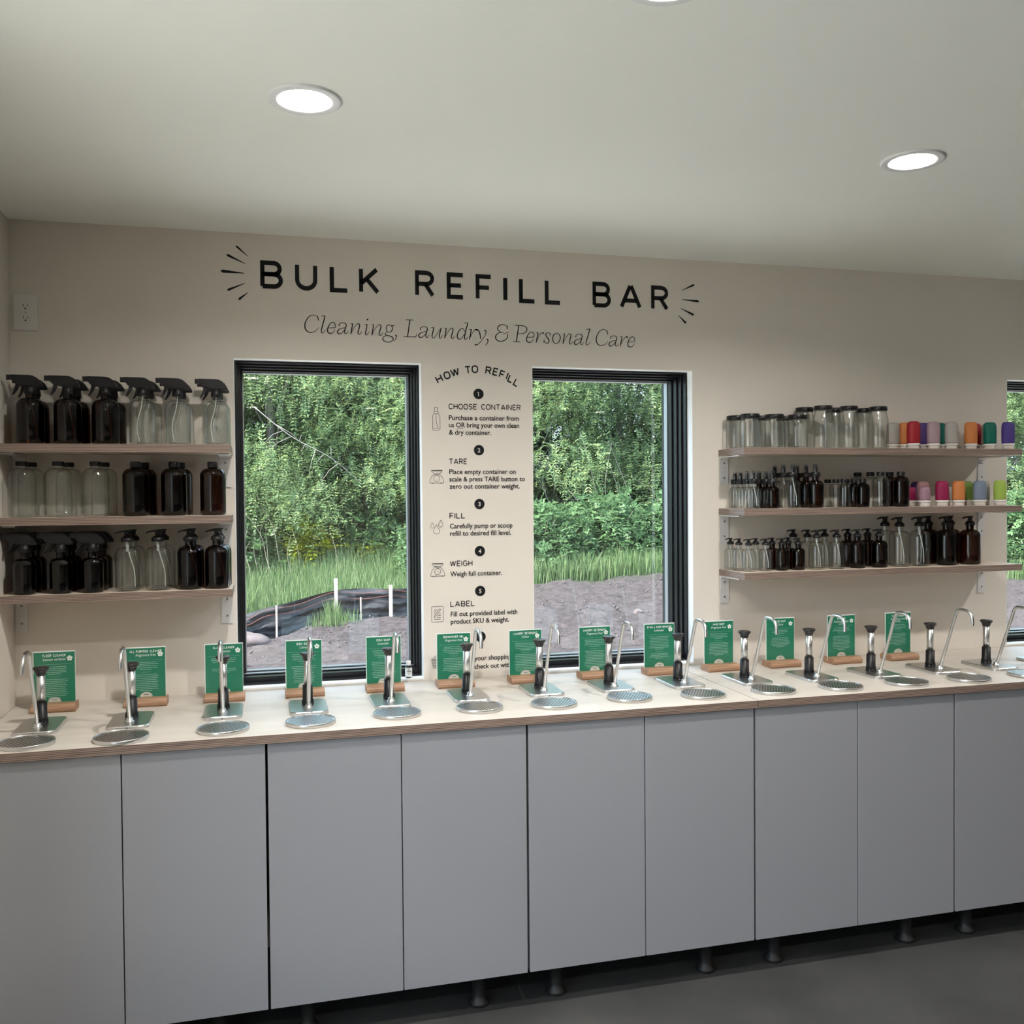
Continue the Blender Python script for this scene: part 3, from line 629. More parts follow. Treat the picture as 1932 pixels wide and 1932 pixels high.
# ------------------------------------------------------------------ shelves
def shelf(x0, x1, z, brs, lab):
    t = thing('wall_shelf', lab, 'shelf', (x0, 0, z), group='plywood wall shelves')
    part('board', MB().box(0, x1-x0, -.207, -.0015, -.025, 0, .0012), t, M['shelfply'])
    for bx in brs:
        b = MB(); o = [(-.001, -.1355), (-.001, -.0265), (-.155, -.0265), (-.155, -.0305), (-.012, -.0305), (-.0055, -.037), (-.0055, -.1355)]
        b.prism(o, bx-x0, bx-x0+.037, 'x'); br = part('bracket', b, t, M['bracket'], True)
        for zz in (-.052, -.110):
            part('screw', MB().prism([(bx-x0+.0185+.0035*cos(a*pi/6), zz+.0035*sin(a*pi/6)) for a in range(12)], -.0068, -.0053, 'y'), br, M['screw'])
SZ = [1.7445, 1.5165, 1.2775]
for z, nm in zip(SZ, ('upper', 'middle', 'lower')):
    shelf(.0015, .688, z, (.0025, .6455), nm+' plywood shelf in the left corner beside the first window')
for z, nm in zip((1.7445, 1.515, 1.276), ('upper', 'middle', 'lower')):
    shelf(2.5225, 3.775, z, (2.5265, 3.735), nm+' plywood shelf on the wall right of the second window')
ZR = (1.7445, 1.515, 1.276)

# ------------------------------------------------------------------ bottles
def boston(r, h, neck, wall=.0028, kind='clear', seg=32):
    rc = r*.17; sh = r*.78; ys = h-.2*r-.0125-sh*.75; nz = h
    prof = [(r*.80, .0), (r*.93, rc*.25), (r, rc)]
    prof += [(r, h*.3), (r, ys)]
    for a in range(1, 8):
        t = a/7*pi/2; prof.append((neck+(r-neck)*cos(t)**.85 if a < 7 else neck*1.02, ys+sh*.82*sin(t)))
    prof += [(neck, ys+sh*.82+.003), (neck, nz)]
    b = MB().lathe(prof, seg, cap1=False)
    if kind == 'clear': b.lathe([(r*.80, .0062), (r*.2, .0075)], seg).lathe([(max(.001, q[0]-.0032), q[1]) for q in prof[2:]], seg, cap0=False, cap1=False)
    return b
def dip(r, h, bend, kind='w'):
    pts = catmull([(0, 0, h), (bend*.2, 0, h*.75), (bend*.9, .002, h*.4), (bend*.6 if bend < 0 else bend, .002, .01)], 6)
    return MB().tube(pts, .0016, 6)
def head_mesh(sc=1.0):
    P = [(-.0624, .216), (-.050, .2175), (0, .2170), (.009, .2155), (.018, .211), (.028, .202), (.034, .192), (.037, .185), (.036, .1815), (.028, .1805), (-.012, .1815), (-.020, .184), (-.040, .189), (-.046, .194), (-.049, .200), (-.0624, .202)]
    b = MB(); bm = bmesh.new(); vs = [bm.verts.new((x, 0, z)) for x, z in P]; f = bm.faces.new(vs)
    r = bmesh.ops.extrude_face_region(bm, geom=[f]); nv = [e for e in r['geom'] if isinstance(e, bmesh.types.BMVert)]
    for v in nv: v.co.y = .009
    for v in vs: v.co.y = -.009
    bmesh.ops.recalc_face_normals(bm, faces=bm.faces)
    bmesh.ops.bevel(bm, geom=[e for e in bm.edges if abs(e.verts[0].co.y-e.verts[1].co.y) < 1e-6], offset=.0032, segments=2, affect='EDGES')
    for v in bm.verts: v.co = Vector((v.co.x*sc, v.co.y*sc, v.co.z))
    b.bm(bm); return b
def trigger_mesh():
    P = [(-.040, .191), (-.028, .186), (-.034, .173), (-.041, .163), (-.047, .1555), (-.0505, .156), (-.044, .170), (-.041, .182)]
    b = MB(); b.prism(P, -.005, .005, 'y'); return b
CL = {}
def spray(kind):
    t = thing('spray_bottle', 'x', 'spray bottle')
    if kind == 'small':
        part('body', boston(.0325, .128, .0125, kind='amber').mesh('body', M['darkglass']), t)
        dz = -.028; sc = 1.0
    else:
        part('body', boston(.0405, .163, .0135, kind=kind).mesh('body', M[kind]), t)
        dz = 0; sc = 1.0
        part('dip_tube', dip(0, .165, -.02 if kind == 'clear' else .015).mesh('dip_tube', M['tube_w' if kind == 'clear' else 'tube_a']), t)
    col = MB().lathe([(.0155, .158), (.0165, .159), (.0165, .171), (.0155, .173), (.0155, .184)], 24); 
    for o, n in ((col, 'collar'), (head_mesh(), 'spray_head'), (trigger_mesh(), 'trigger'), (MB().box(-.066, -.0605, -.0075, .0075, .2005, .217, .0015), 'nozzle')):
        if dz: o.v = [(x, y, z+dz) for x, y, z in o.v]
        part(n, o, t, M['black'], n == 'trigger')
    return t
def capped(kind, r, h, neck, caph, capr, mk=None):
    t = thing('bottle', 'x', 'bottle')
    part('body', boston(r, h, neck, kind=kind).mesh('body', M[kind]), t)
    part('cap', MB().lathe([(capr*.97, h-caph+.002), (capr, h-caph+.003), (capr, h+.0015), (capr*.94, h+.003)], 24), t, M['black'])
    return t
def pump(kind, r, h, neck, colr, nz):
    t = thing('pump_bottle', 'x', 'pump bottle')
    part('body', boston(r, h, neck, kind=kind).mesh('body', M[kind]), t)
    s = r/.04; s = max(s, .62)
    part('collar', MB().lathe([(colr*.96, h-.001), (colr, h), (colr, h+.0115*s), (colr*.78, h+.0125*s), (colr*.62, h+.0185*s)], 20), t, M['black'])
    part('stem', MB().lathe([(.0042*s, h+.012*s), (.0042*s, h+.027*s)], 12), t, M['black'])
    b = MB().lathe([(.0088*s, h+.020*s), (.0094*s, h+.030*s), (.0098*s, h+.0345*s)], 16)
    o = [(.013*s, h+.0335*s), (.013*s, h+.0375*s), (-.012*s, h+.0370*s), (-nz*.7, h+.0345*s), (-nz, h+.029*s), (-nz+.002, h+.026*s), (-nz*.62, h+.0295*s), (-.008*s, h+.031*s)]
    b.prism(o, -.0048*s, .0048*s, 'y'); part('pump_head', b, t, M['black'], True)
    part('dip_tube', dip(0, h+.002, r*.55).mesh('dip_tube', M['tube_w' if kind == 'clear' else 'tube_a']), t)
    if kind == 'clear': part('pump_cylinder', MB().lathe([(.0048*s, h-.034*s), (.0048*s, h)], 12), t, M['tube_w'])
    return t
def mister(kind, r, h, neck):
    t = thing('mist_bottle', 'x', 'spray bottle')
    part('body', boston(r, h, neck, kind=kind).mesh('body', M[kind]), t)
    cr = neck*1.3+.002
    part('collar', MB().lathe([(cr*.97, h-.004), (cr, h-.003), (cr, h+.013), (cr*.9, h+.0145)], 20), t, M['black'])
    part('sprayer', MB().lathe([(.0062, h+.012), (.0066, h+.024), (.006, h+.036), (.0045, h+.038)], 14), t, M['black'])
    part('overcap', MB().lathe([(.0098, h+.0145), (.0092, h+.036), (.0082, h+.0435), (.006, h+.0455)], 20, cap0=False), t, M['acrylic'])
    part('dip_tube', dip(0, h, r*.6).mesh('dip_tube', M['tube_w' if kind == 'clear' else 'tube_a']), t)
    return t
def jar(r, h):
    t = thing('mason_jar', 'x', 'jar'); n = r*.88
    q = .020 if h > .15 else 0; n = r*(.84 if q else .90)
    pr = [(r*.8, 0), (r*.95, .003), (r, .009), (r, h-.036-q), (r*.985, h-.030-q), (r*.95, h-.025-q), (n*1.0, h-.022), (n*.97, h-.017), (n*.97, h-.003)]
    b = MB().lathe(pr, 36, cap1=False).lathe([(r*.85, .007), (r*.2, .0085)], 36).lathe([(q_[0]-.0032, q_[1]) for q_ in pr[2:]], 36, cap0=False, cap1=False)
    part('body', b, t, M['clear'])
    part('neck_ring', MB().lathe([(n*.97, h-.0215), (n*1.02, h-.0200), (n*.97, h-.0185)], 36, cap0=False, cap1=False), t, M['clear'])
    part('lid', MB().lathe([(n*1.03, h-.0165), (n*1.05, h-.0155), (n*1.05, h-.0015), (n*1.0, h)], 36), t, M['black'])
    return t
def squeeze(r, h, col, name):
    t = thing('squeeze_bottle', 'x', 'squeeze bottle')
    part('cap', MB().lathe([(r*.80, 0), (r*.84, .0015), (r*.84, .0145), (r*.80, .0155)], 28, sy=.85), t, M['pot'])
    part('shoulder_ring', MB().lathe([(r*.93, .0155), (r*.97, .017), (r*.97, .0225), (r*.93, .0235)], 28, sy=.85), t, M['plastic'])
    p = [(r*.95, .0235), (r*.98, .03), (r, h*.62), (r*.985, h-.02), (r*.93, h-.010), (r*.80, h-.003), (r*.55, h-.0003), (r*.2, h)]
    part('bottle_body', MB().lathe(p, 32, sy=.8), t, SIL[name])
    return t
def scatter(proto, items, labfn, z, grp, cat=None):
    """items: (x, y, row word, ordinal in row) ; the first moves the prototype itself"""
    for i, it in enumerate(items):
        lb = labfn(it)
        if i == 0: proto.location = (it[0], it[1], z); proto['label'] = lb; proto['group'] = grp
        else: dup(proto, (it[0], it[1], z), lb, group=grp)
zL = [z+.0001 for z in SZ]; zR = [z+.0001 for z in ZR]
UL, ML, LL = 'upper shelf left', 'middle shelf left', 'lower shelf left'
def mk(front, back, yf, yb):
    return [(x, yf, 'front', i) for i, x in enumerate(front)]+[(x, yb, 'back', i) for i, x in enumerate(back)]
tr = 'trigger spray bottles on the upper left shelf'
scatter(spray('amber'), mk([.086, .194, .305], [.083, .204, .315], -.14, -.053), lambda q: f'brown glass trigger spray bottle, {q[2]} row, {ORD[q[3]]} from the corner, upper shelf', zL[0], tr)
scatter(spray('clear'), mk([.416, .523, .643], [.427, .527, .645], -.14, -.053), lambda q: f'clear glass trigger spray bottle, {q[2]} row, {["nearest the brown ones", "between two clear ones", "nearest the window"][q[3]]}, upper shelf', zL[0], tr)
pos3 = ['closest to the corner', 'in the middle of the three', 'closest to the brown ones']
scatter(capped('clear', .0405, .172, .0155, .013, .0178), mk([.059, .164, .273], [.067, .178, .285], -.14, -.053), lambda q: f'clear round bottle with flat black cap, {q[2]} row, {pos3[q[3]]}', zL[1], 'capped bottles on the middle left shelf')
scatter(capped('amber', .0405, .172, .0145, .018, .0170), mk([.392, .509, .629], [.407, .52], -.14, -.053), lambda q: f'brown round bottle with black cap, middle left shelf, {q[2]} row, {["nearest the clear ones", "middle of three", "beside the window frame"][q[3]]}', zL[1], 'capped bottles on the middle left shelf')
it = []
for i, xs in enumerate([(.067, .070, .072), (.171, .176, .179), (.263, .267, .272)]):
    for j, yy in enumerate((-.165, -.1, -.036)): it.append((xs[j], yy, ['front', 'middle', 'rear'][j], i))
scatter(spray('small'), it, lambda q: f'small dark trigger spray bottle, lower left shelf, {["corner", "centre", "right"][q[3]]} file, {q[2]} of three', zL[2], 'small dark spray bottles on the lower left shelf')
scatter(pump('clear', .0385, .158, .0145, .0195, .0375), mk([.365, .457], [.372, .465], -.15, -.065), lambda q: f'clear glass pump bottle, lower left shelf, {q[2]} row, {["next to the dark sprays", "next to the brown pumps"][q[3]]}', zL[2], 'pump bottles on the lower left shelf')
scatter(pump('amber', .0385, .158, .0145, .0195, .0375), [(.554, -.15, 'front', 0), (.557, -.065, 'back', 0), (.640, -.155, 'front', 1), (.644, -.072, 'back', 1)], lambda q: f'brown glass pump bottle, lower left shelf, {q[2]} row, {["beside the clear pumps", "at the window end"][q[3]]}', zL[2], 'pump bottles on the lower left shelf')
# right group
tri = ['leftmost', 'middle', 'rightmost']
scatter(jar(.0385, .131), mk([2.590, 2.693, 2.794], [2.576, 2.687, 2.791], -.13, -.045), lambda q: f'short clear glass jar with black lid, {q[2]} row, {tri[q[3]]} of the three', zR[0], 'lidded jars on the upper right shelf')
scatter(jar(.0395, .168), mk([2.910, 3.024, 3.157], [2.879, 3.016, 3.149], -.125, -.042), lambda q: f'tall clear glass jar with black lid, {q[2]} row, {tri[q[3]]} of the three', zR[0], 'lidded jars on the upper right shelf')
SIL = {n: silicone('silicone_'+n, c) for n, c in dict(orange=(.72, .27, .08), red=(.42, .015, .03), purple=(.13, .07, .30), deep=(.10, .06, .32), pink=(.50, .36, .40), green=(.0, .18, .13), clear=(.50, .47, .44), magenta=(.35, .012, .09), rose=(.44, .24, .24), lime=(.45, .62, .12), olive=(.22, .34, .07), blue=(.24, .30, .40), mauve=(.42, .25, .32)).items()}
for n, x, y, lb in [('red', 3.318, -.13, 'red squeeze bottle, the front one beside the tall jars'), ('pink', 3.412, -.13, 'frosted pink squeeze bottle on the upper right shelf'), ('clear', 3.497, -.13, 'frosted white squeeze bottle in front of the green one at its left'),
                    ('orange', 3.591, -.13, 'orange squeeze bottle in the front row, upper right shelf'), ('green', 3.684, -.13, 'dark green squeeze bottle in the front row, upper right shelf'), ('deep', 3.742, -.165, 'purple squeeze bottle at the right end of the upper right shelf'),
                    ('clear', 3.275, -.06, 'frosted squeeze bottle half hidden behind the last tall jar'), ('orange', 3.331, -.06, 'orange squeeze bottle behind the red one, upper right shelf'), ('purple', 3.420, -.06, 'purple squeeze bottle peeking between red and pink ones'),
                    ('green', 3.498, -.06, 'dark green squeeze bottle behind the frosted white one'), ('red', 3.670, -.06, 'red squeeze bottle peeking out behind the orange one'), ('clear', 3.735, -.06, 'frosted white squeeze bottle just behind the dark green one')]:
    s = squeeze(.0272, .112, n, n); s.location = (x, y, zR[0]); s['label'] = lb; s['group'] = 'squeeze bottles on the upper right shelf'
for n, r, h, x, y, lb in [('mauve', .0245, .078, 3.350, -.155, 'small mauve squeeze bottle in front, middle right shelf'), ('magenta', .0275, .102, 3.436, -.15, 'tall magenta squeeze bottle in front, middle right shelf'), ('orange', .0265, .102, 3.515, -.15, 'orange squeeze bottle on the middle right shelf'),
                          ('blue', .0275, .102, 3.617, -.15, 'grey blue squeeze bottle on the middle right shelf'), ('lime', .0265, .103, 3.716, -.15, 'lime green squeeze bottle at the right end of the middle shelf'),
                          ('magenta', .0235, .078, 3.325, -.100, 'small magenta squeeze bottle beside the brown capped bottles'), ('rose', .0265, .100, 3.392, -.092, 'tall dusty pink squeeze bottle behind the mauve one'), ('purple', .0245, .100, 3.404, -.038, 'dark purple squeeze bottle at the back of the middle shelf'),
                          ('clear', .0245, .078, 3.512, -.09, 'small frosted squeeze bottle between magenta and orange ones'), ('olive', .0265, .100, 3.603, -.092, 'olive green squeeze bottle behind the orange one'), ('blue', .024, .100, 3.655, -.038, 'pale blue squeeze bottle hidden behind the grey blue one'), ('clear', .0245, .100, 3.693, -.088, 'frosted white squeeze bottle right of the grey blue one')]:
    s = squeeze(r, h, n, n); s.location = (x, y, zR[1]); s['label'] = lb; s['group'] = 'squeeze bottles on the middle right shelf'
dep = ['front', 'second', 'third', 'rear']
def files(cols, ys): return [(x, y, dep[j] if j < 3 or len(ys) == 4 else 'rear', i) for i, c in enumerate(cols) for j, (x, y) in enumerate(zip(c, ys))]
g = 'fine mist bottles on the middle right shelf'
scatter(mister('clear', .0245, .098, .0105), [(2.580, y, dep[j], 0) for j, y in enumerate((-.172, -.122, -.072, -.028))], lambda q: f'small clear mist bottle with clear overcap, {q[2]} in its file, left end', zR[1], g)
scatter(mister('amber', .0245, .098, .0105), [(2.660, y, dep[j], 0) for j, y in enumerate((-.172, -.122, -.072))], lambda q: f'small brown mist bottle with clear overcap, {q[2]} in its file', zR[1], g)
scatter(mister('clear', .0302, .123, .0125), [(2.750, y, dep[j], 0) for j, y in enumerate((-.165, -.1, -.036))], lambda q: f'taller clear mist bottle with clear overcap, {q[2]} in its file', zR[1], g)
scatter(mister('amber', .0302, .123, .0125), [(2.849, y, dep[j], 0) for j, y in enumerate((-.165, -.1, -.036))], lambda q: f'taller brown mist bottle with clear overcap, {q[2]} in its file', zR[1], g)
g = 'capped bottles on the middle right shelf'
scatter(capped('clear', .0255, .108, .0115, .014, .0135), [(2.972, y, dep[j], 0) for j, y in enumerate((-.17, -.115, -.06))], lambda q: f'small clear bottle with black cap, middle right shelf, {q[2]} in its file', zR[1], g)
scatter(capped('amber', .0255, .108, .0115, .014, .0135), [(3.055, y, dep[j], 0) for j, y in enumerate((-.17, -.115, -.06))], lambda q: f'small brown bottle with black cap, middle right shelf, {q[2]} in its file', zR[1], g)
scatter(capped('clear', .0312, .136, .0135, .015, .0155), [(3.147, y, dep[j], 0) for j, y in enumerate((-.155, -.09))]+[(3.128, -.033, 'rear', 0)], lambda q: f'large clear bottle with black cap, middle right shelf, {q[2]} in its file', zR[1], g)
scatter(capped('amber', .0312, .136, .0135, .015, .0155), [(3.240, y, dep[j], 0) for j, y in enumerate((-.155, -.085))], lambda q: f'large brown bottle with black cap, middle right shelf, {q[2]} in its file', zR[1], g)
g = 'pump bottles on the lower right shelf'
two = ['left', 'right']
def pf(cols): return [(x, y, dep[j], i) for i, c in enumerate(cols) for j, (x, y) in enumerate(c)]
scatter(pump('clear', .0245, .100, .011, .0135, .0245), pf([[(2.572, -.148), (2.560, -.094), (2.552, -.042)], [(2.643, -.148), (2.632, -.094)]]), lambda q: f'small clear pump bottle, lower right shelf, {two[q[3]]} file, {q[2]} in file', zR[2], g)
scatter(pump('amber', .0245, .100, .011, .0135, .0245), pf([[(2.713, -.148), (2.703, -.094)], [(2.784, -.148), (2.773, -.094)]]), lambda q: f'small brown pump bottle, lower right shelf, {two[q[3]]} file, {q[2]} in file', zR[2], g)
scatter(pump('clear', .0312, .123, .0125, .0155, .029), pf([[(2.867, -.145), (2.868, -.079), (2.832, -.034)], [(2.955, -.145), (2.945, -.079)]]), lambda q: f'medium clear pump bottle, lower right shelf, {two[q[3]]} file, {q[2]} in file', zR[2], g)
scatter(pump('amber', .0312, .123, .0125, .0155, .029), pf([[(3.048, -.145), (3.050, -.079)], [(3.147, -.145), (3.141, -.079)]]), lambda q: f'medium brown pump bottle, lower right shelf, {two[q[3]]} file, {q[2]} in file', zR[2], g)
scatter(pump('clear', .0400, .160, .0145, .0185, .037), [(3.248, -.135, 'front left', 0), (3.341, -.135, 'front right', 0), (3.245, -.048, 'back', 0)], lambda q: f'large clear pump bottle, lower right shelf, the {q[2]} one', zR[2], g)
scatter(pump('amber', .0400, .160, .0145, .0185, .037), [(3.469, -.135, 'front left', 0), (3.583, -.135, 'front, at the shelf end', 0), (3.452, -.048, 'back left', 0), (3.560, -.048, 'back right', 0)], lambda q: f'large brown pump bottle, lower right shelf, {q[2]}', zR[2], g)

# small sample bottle on the first window's sill
t = thing('sample_bottle', 'tiny clear bottle with white cap and white label on the first window sill', 'bottle', (1.292, .020, ZS+.0022))
o = [(.0115, 0), (.0125, .002), (.0125, .038), (.0105, .043), (.0075, .045), (.0075, .048)]
part('body', MB().lathe(o, 24), t, M['acrylic'])
lbm = part('label', MB().lathe([(.0127, .005), (.0127, .036)], 24, cap0=False, cap1=False), t, M['paper'])
b = MB()
for z, w in ((.031, .010), (.027, .016), (.0235, .014), (.018, .012), (.012, .010)): b.box(-w/2, w/2, -.0134, -.0128, z-.0006, z+.0006)
part('label_print', b, lbm, M['slot'])
part('cap', MB().lathe([(.0082, .0455), (.0085, .047), (.0085, .0595), (.0078, .061)], 20), t, M['plastic'])

# ------------------------------------------------------------------ dispensers, trays, cards
PT = .0105
def rrect(w, y0, y1, r, n=6):
    o = []
    for cx, cy, a in ((w/2-r, y1-r, 0), (-w/2+r, y1-r, 90), (-w/2+r, y0+r, 180), (w/2-r, y0+r, 270)):
        for i in range(n+1): q = rad(a+90*i/n); o.append((cx+r*cos(q), cy+r*sin(q)))
    return o
def station():
    t = thing('pump_dispenser', 'x', 'soap dispenser', group='countertop pump dispensers')
    o0 = rrect(.118, -.062, .135, .026); o1 = rrect(.114, -.060, .133, .0245); o2 = rrect(.106, -.056, .129, .022); n = len(o0)
    vs = [(x, y, 0) for x, y in o0]+[(x, y, PT-.0025) for x, y in o0]+[(x, y, PT) for x, y in o1]+[(x, y, PT) for x, y in o2]
    fs = [(k*n+i, k*n+(i+1) % n, (k+1)*n+(i+1) % n, (k+1)*n+i) for k in range(3) for i in range(n)]+[tuple(3*n+i for i in range(n))]
    part('base_plate', MB().add(vs, fs), t, M['steelp'])
    sc = part('screw', MB().prism([(.0028*cos(a*pi/6), .0050+.0028*sin(a*pi/6)) for a in range(12)], -.0628, -.0612, 'y'), t, M['screw'])
    # spout: leans forward, arches and points down
    pts = catmull([(0, 0, PT), (0, -.030, PT+.075), (0, -.064, PT+.160), (0, -.086, PT+.214), (0, -.093, PT+.226), (0, -.104, PT+.233), (0, -.128, PT+.234), (0, -.148, PT+.231), (0, -.162, PT+.219), (0, -.168, PT+.203), (0, -.1685, PT+.184)], 5)
    part('spout', MB().tube(pts, .0056, 14), t, M['steelp'])
    part('spout_nut', MB().lathe([(.0135, PT), (.0135, PT+.003), (.0095, PT+.004), (.0095, PT+.011), (.0075, PT+.013)], 18, (0, 0, 0)), t, M['steelp'])
    c = (0, .052, 0)
    b = MB().lathe([(.019, PT), (.019, PT+.0035), (.0160, PT+.0045), (.0160, PT+.012), (.0178, PT+.0135), (.0178, PT+.016), (.0165, PT+.018), (.0158, PT+.062)], 20, c)
    for k in range(6):
        a = 2*pi*k/6; b.box(c[0]+.0155*cos(a)-.003, c[0]+.0155*cos(a)+.003, c[1]+.0155*sin(a)-.003, c[1]+.0155*sin(a)+.003, PT, PT+.014, .001)
    part('collar', b, t, M['black'])
    part('cylinder', MB().lathe([(.0117, PT+.060), (.0117, PT+.146)], 24, c), t, M['steel'])
    b = MB(); seg = 40; prof = [(.0130, .1425, 0), (.0142, .146, 0), (.0155, .150, .03), (.0185, .155, .07), (.0218, .1585, .05), (.0230, .161, .01), (.0226, .1640, 0), (.0200, .1660, 0), (.012, .1670, 0), (.004, .1672, 0)]
    vs = []; fs = []
    for r, z, k in prof:
        for i in range(seg): a = 2*pi*i/seg; rr = r*(1-k+k*cos(8*a)); vs.append((c[0]+rr*cos(a), c[1]+rr*sin(a), PT+z))
    for j in range(len(prof)-1):
        for i in range(seg): fs.append((j*seg+i, j*seg+(i+1) % seg, (j+1)*seg+(i+1) % seg, (j+1)*seg+i))
    fs += [tuple(range(seg))[::-1], tuple((len(prof)-1)*seg+i for i in range(seg))]
    b.add(vs, fs, True); part('pump_knob', b, t, simple('knob_black', (.014, .014, .014), .3))
    return t
def tray():
    t = thing('drip_tray', 'x', 'drip tray', group='round perforated drip trays')
    R0 = .0735
    part('rim', MB().lathe([(R0-.001, 0), (R0, .001), (R0, .010), (R0-.0008, .0112), (R0-.0022, .0112), (R0-.0026, .0098), (R0-.0026, .0075)], 64, cap1=False), t, M['steelp'])
    part('pan', MB().add([((R0-.0026)*cos(2*pi*i/48), (R0-.0026)*sin(2*pi*i/48), .0045) for i in range(48)], [tuple(range(48))]), t, M['pit'])
    holes = []; p = .0104
    for i in range(-8, 9):
        for j in range(-8, 9):
            x, y = i*p+(p/2 if j % 2 else 0), j*p*.866
            if math.hypot(x, y) < R0-.0085: holes.append((x, y))
    pts = [Vector(((R0-.0026)*cos(2*pi*i/48), (R0-.0026)*sin(2*pi*i/48))) for i in range(48)]; loops = [list(range(48))]
    for hx, hy in holes:
        k = len(pts); pts += [Vector((hx+.0034*cos(2*pi*i/8+.39), hy+.0034*sin(2*pi*i/8+.39))) for i in range(8)]; loops.append(list(range(k, k+8)))
    ed = [(l[i], l[(i+1) % len(l)]) for l in loops for i in range(len(l))]
    vs, _, fs, *_ = delaunay_2d_cdt(pts, ed, [], 1, 1e-7)
    H_ = np.array(holes); fo = []
    for f in fs:
        c = sum((vs[i] for i in f), Vector((0, 0)))/len(f)
        if np.min((H_[:, 0]-c.x)**2+(H_[:, 1]-c.y)**2) > .0030**2: fo.append(tuple(f))
    part('perforated_plate', MB().add([(v.x, v.y, .0088) for v in vs], fo), t, M['steel'])
    return t
ST = [(.146, -.399), (.396, -.403), (.659, -.358), (.917, -.371), (1.178, -.355), (1.440, -.351), (1.698, -.338), (1.950, -.341), (2.205, -.357), (2.457, -.375), (2.707, -.395), (2.961, -.403), (3.222, -.399), (3.476, -.398), (3.734, -.400)]
TR = [(.151, -.560), (.395, -.572), (.667, -.548), (.915, -.534), (1.177, -.502), (1.438, -.498), (1.679, -.513), (1.944, -.496), (2.193, -.527), (2.450, -.534), (2.702, -.546), (2.963, -.549), (3.216, -.557), (3.478, -.557), (3.740, -.557)]
NAMES = ['FLOOR CLEANER', 'ALL PURPOSE CLEANER', 'GLASS CLEANER', 'DISH SOAP Citrus', 'DISH SOAP Lavender', 'DISHWASHER GEL', 'LAUNDRY DETERGENT Citrus', 'LAUNDRY DETERGENT Fragrance free', 'STAIN & ODOR REMOVER', 'HAND SOAP Fragrance free', 'HAND SOAP Citrus', 'SHAMPOO', 'CONDITIONER']
s0, t0 = station(), tray()
for i, ((x, y), (tx, ty)) in enumerate(zip(ST, TR)):
    if i < 13: la = f'steel spout and black-knobbed pump in front of the {NAMES[i]} card'; lt = f'round perforated steel drip tray below the {NAMES[i]} pump'
    else:
        e = ['next to last on the right, with no card behind', 'farthest right, mostly beyond the picture edge'][i-13]
        la = 'steel spout and black-knobbed pump '+e; lt = 'round perforated steel drip tray '+['cut by the right picture edge', 'beyond the right picture edge'][i-13]
    if i == 0:
        s0.location = (x, y, ZC); s0['label'] = la; t0.location = (tx, ty, ZC); t0['label'] = lt
    else:
        dup(s0, (x, y, ZC), la); dup(t0, (tx, ty, ZC), lt)
CARDS = [(.139, .124, ['FLOOR', 'CLEANER'], 'Lemon verbena'), (.412, .122, ['ALL', 'PURPOSE', 'CLEANER'], 'Fragrance free'), (.655, .122, ['GLASS', 'CLEANER'], 'Bergamot'), (.914, .121, ['DISH', 'SOAP'], 'Citrus'),
         (1.184, .121, ['DISH', 'SOAP'], 'Lavender'), (1.431, .122, ['DISHWASHER', 'GEL'], 'Fragrance free'), (1.694, .122, ['LAUNDRY', 'DETERGENT'], 'Citrus'), (1.958, .122, ['LAUNDRY', 'DETERGENT'], 'Fragrance free'),
         (2.214, .123, ['STAIN', '&', 'ODOR', 'REMOVER'], 'Lavender'), (2.458, .123, ['HAND', 'SOAP'], 'Fragrance free'), (2.720, .123, ['HAND', 'SOAP'], 'Citrus'), (2.990, .125, ['SHAMPOO'], 'Rosemary mint vanilla'), (3.250, .118, ['CONDITIONER'], 'Rosemary mint vanilla')]
YC = -.1215; CB = ZC+.010; CT = 1.0905
def block_mesh():
    o = [(-.162, 0), (-.166, .005), (-.167, .014), (-.163, .022), (-.157, .0255), (-.1232, .0255), (-.1232, .0085), (-.1198, .0085), (-.1198, .0255), (-.103, .0255), (-.097, .021), (-.094, .013), (-.096, .004), (-.100, 0)]
    return MB().prism(o, -.0645, .0645, 'x').mesh('block', M['oak'], True)
bm_ = block_mesh()
random.seed(3)
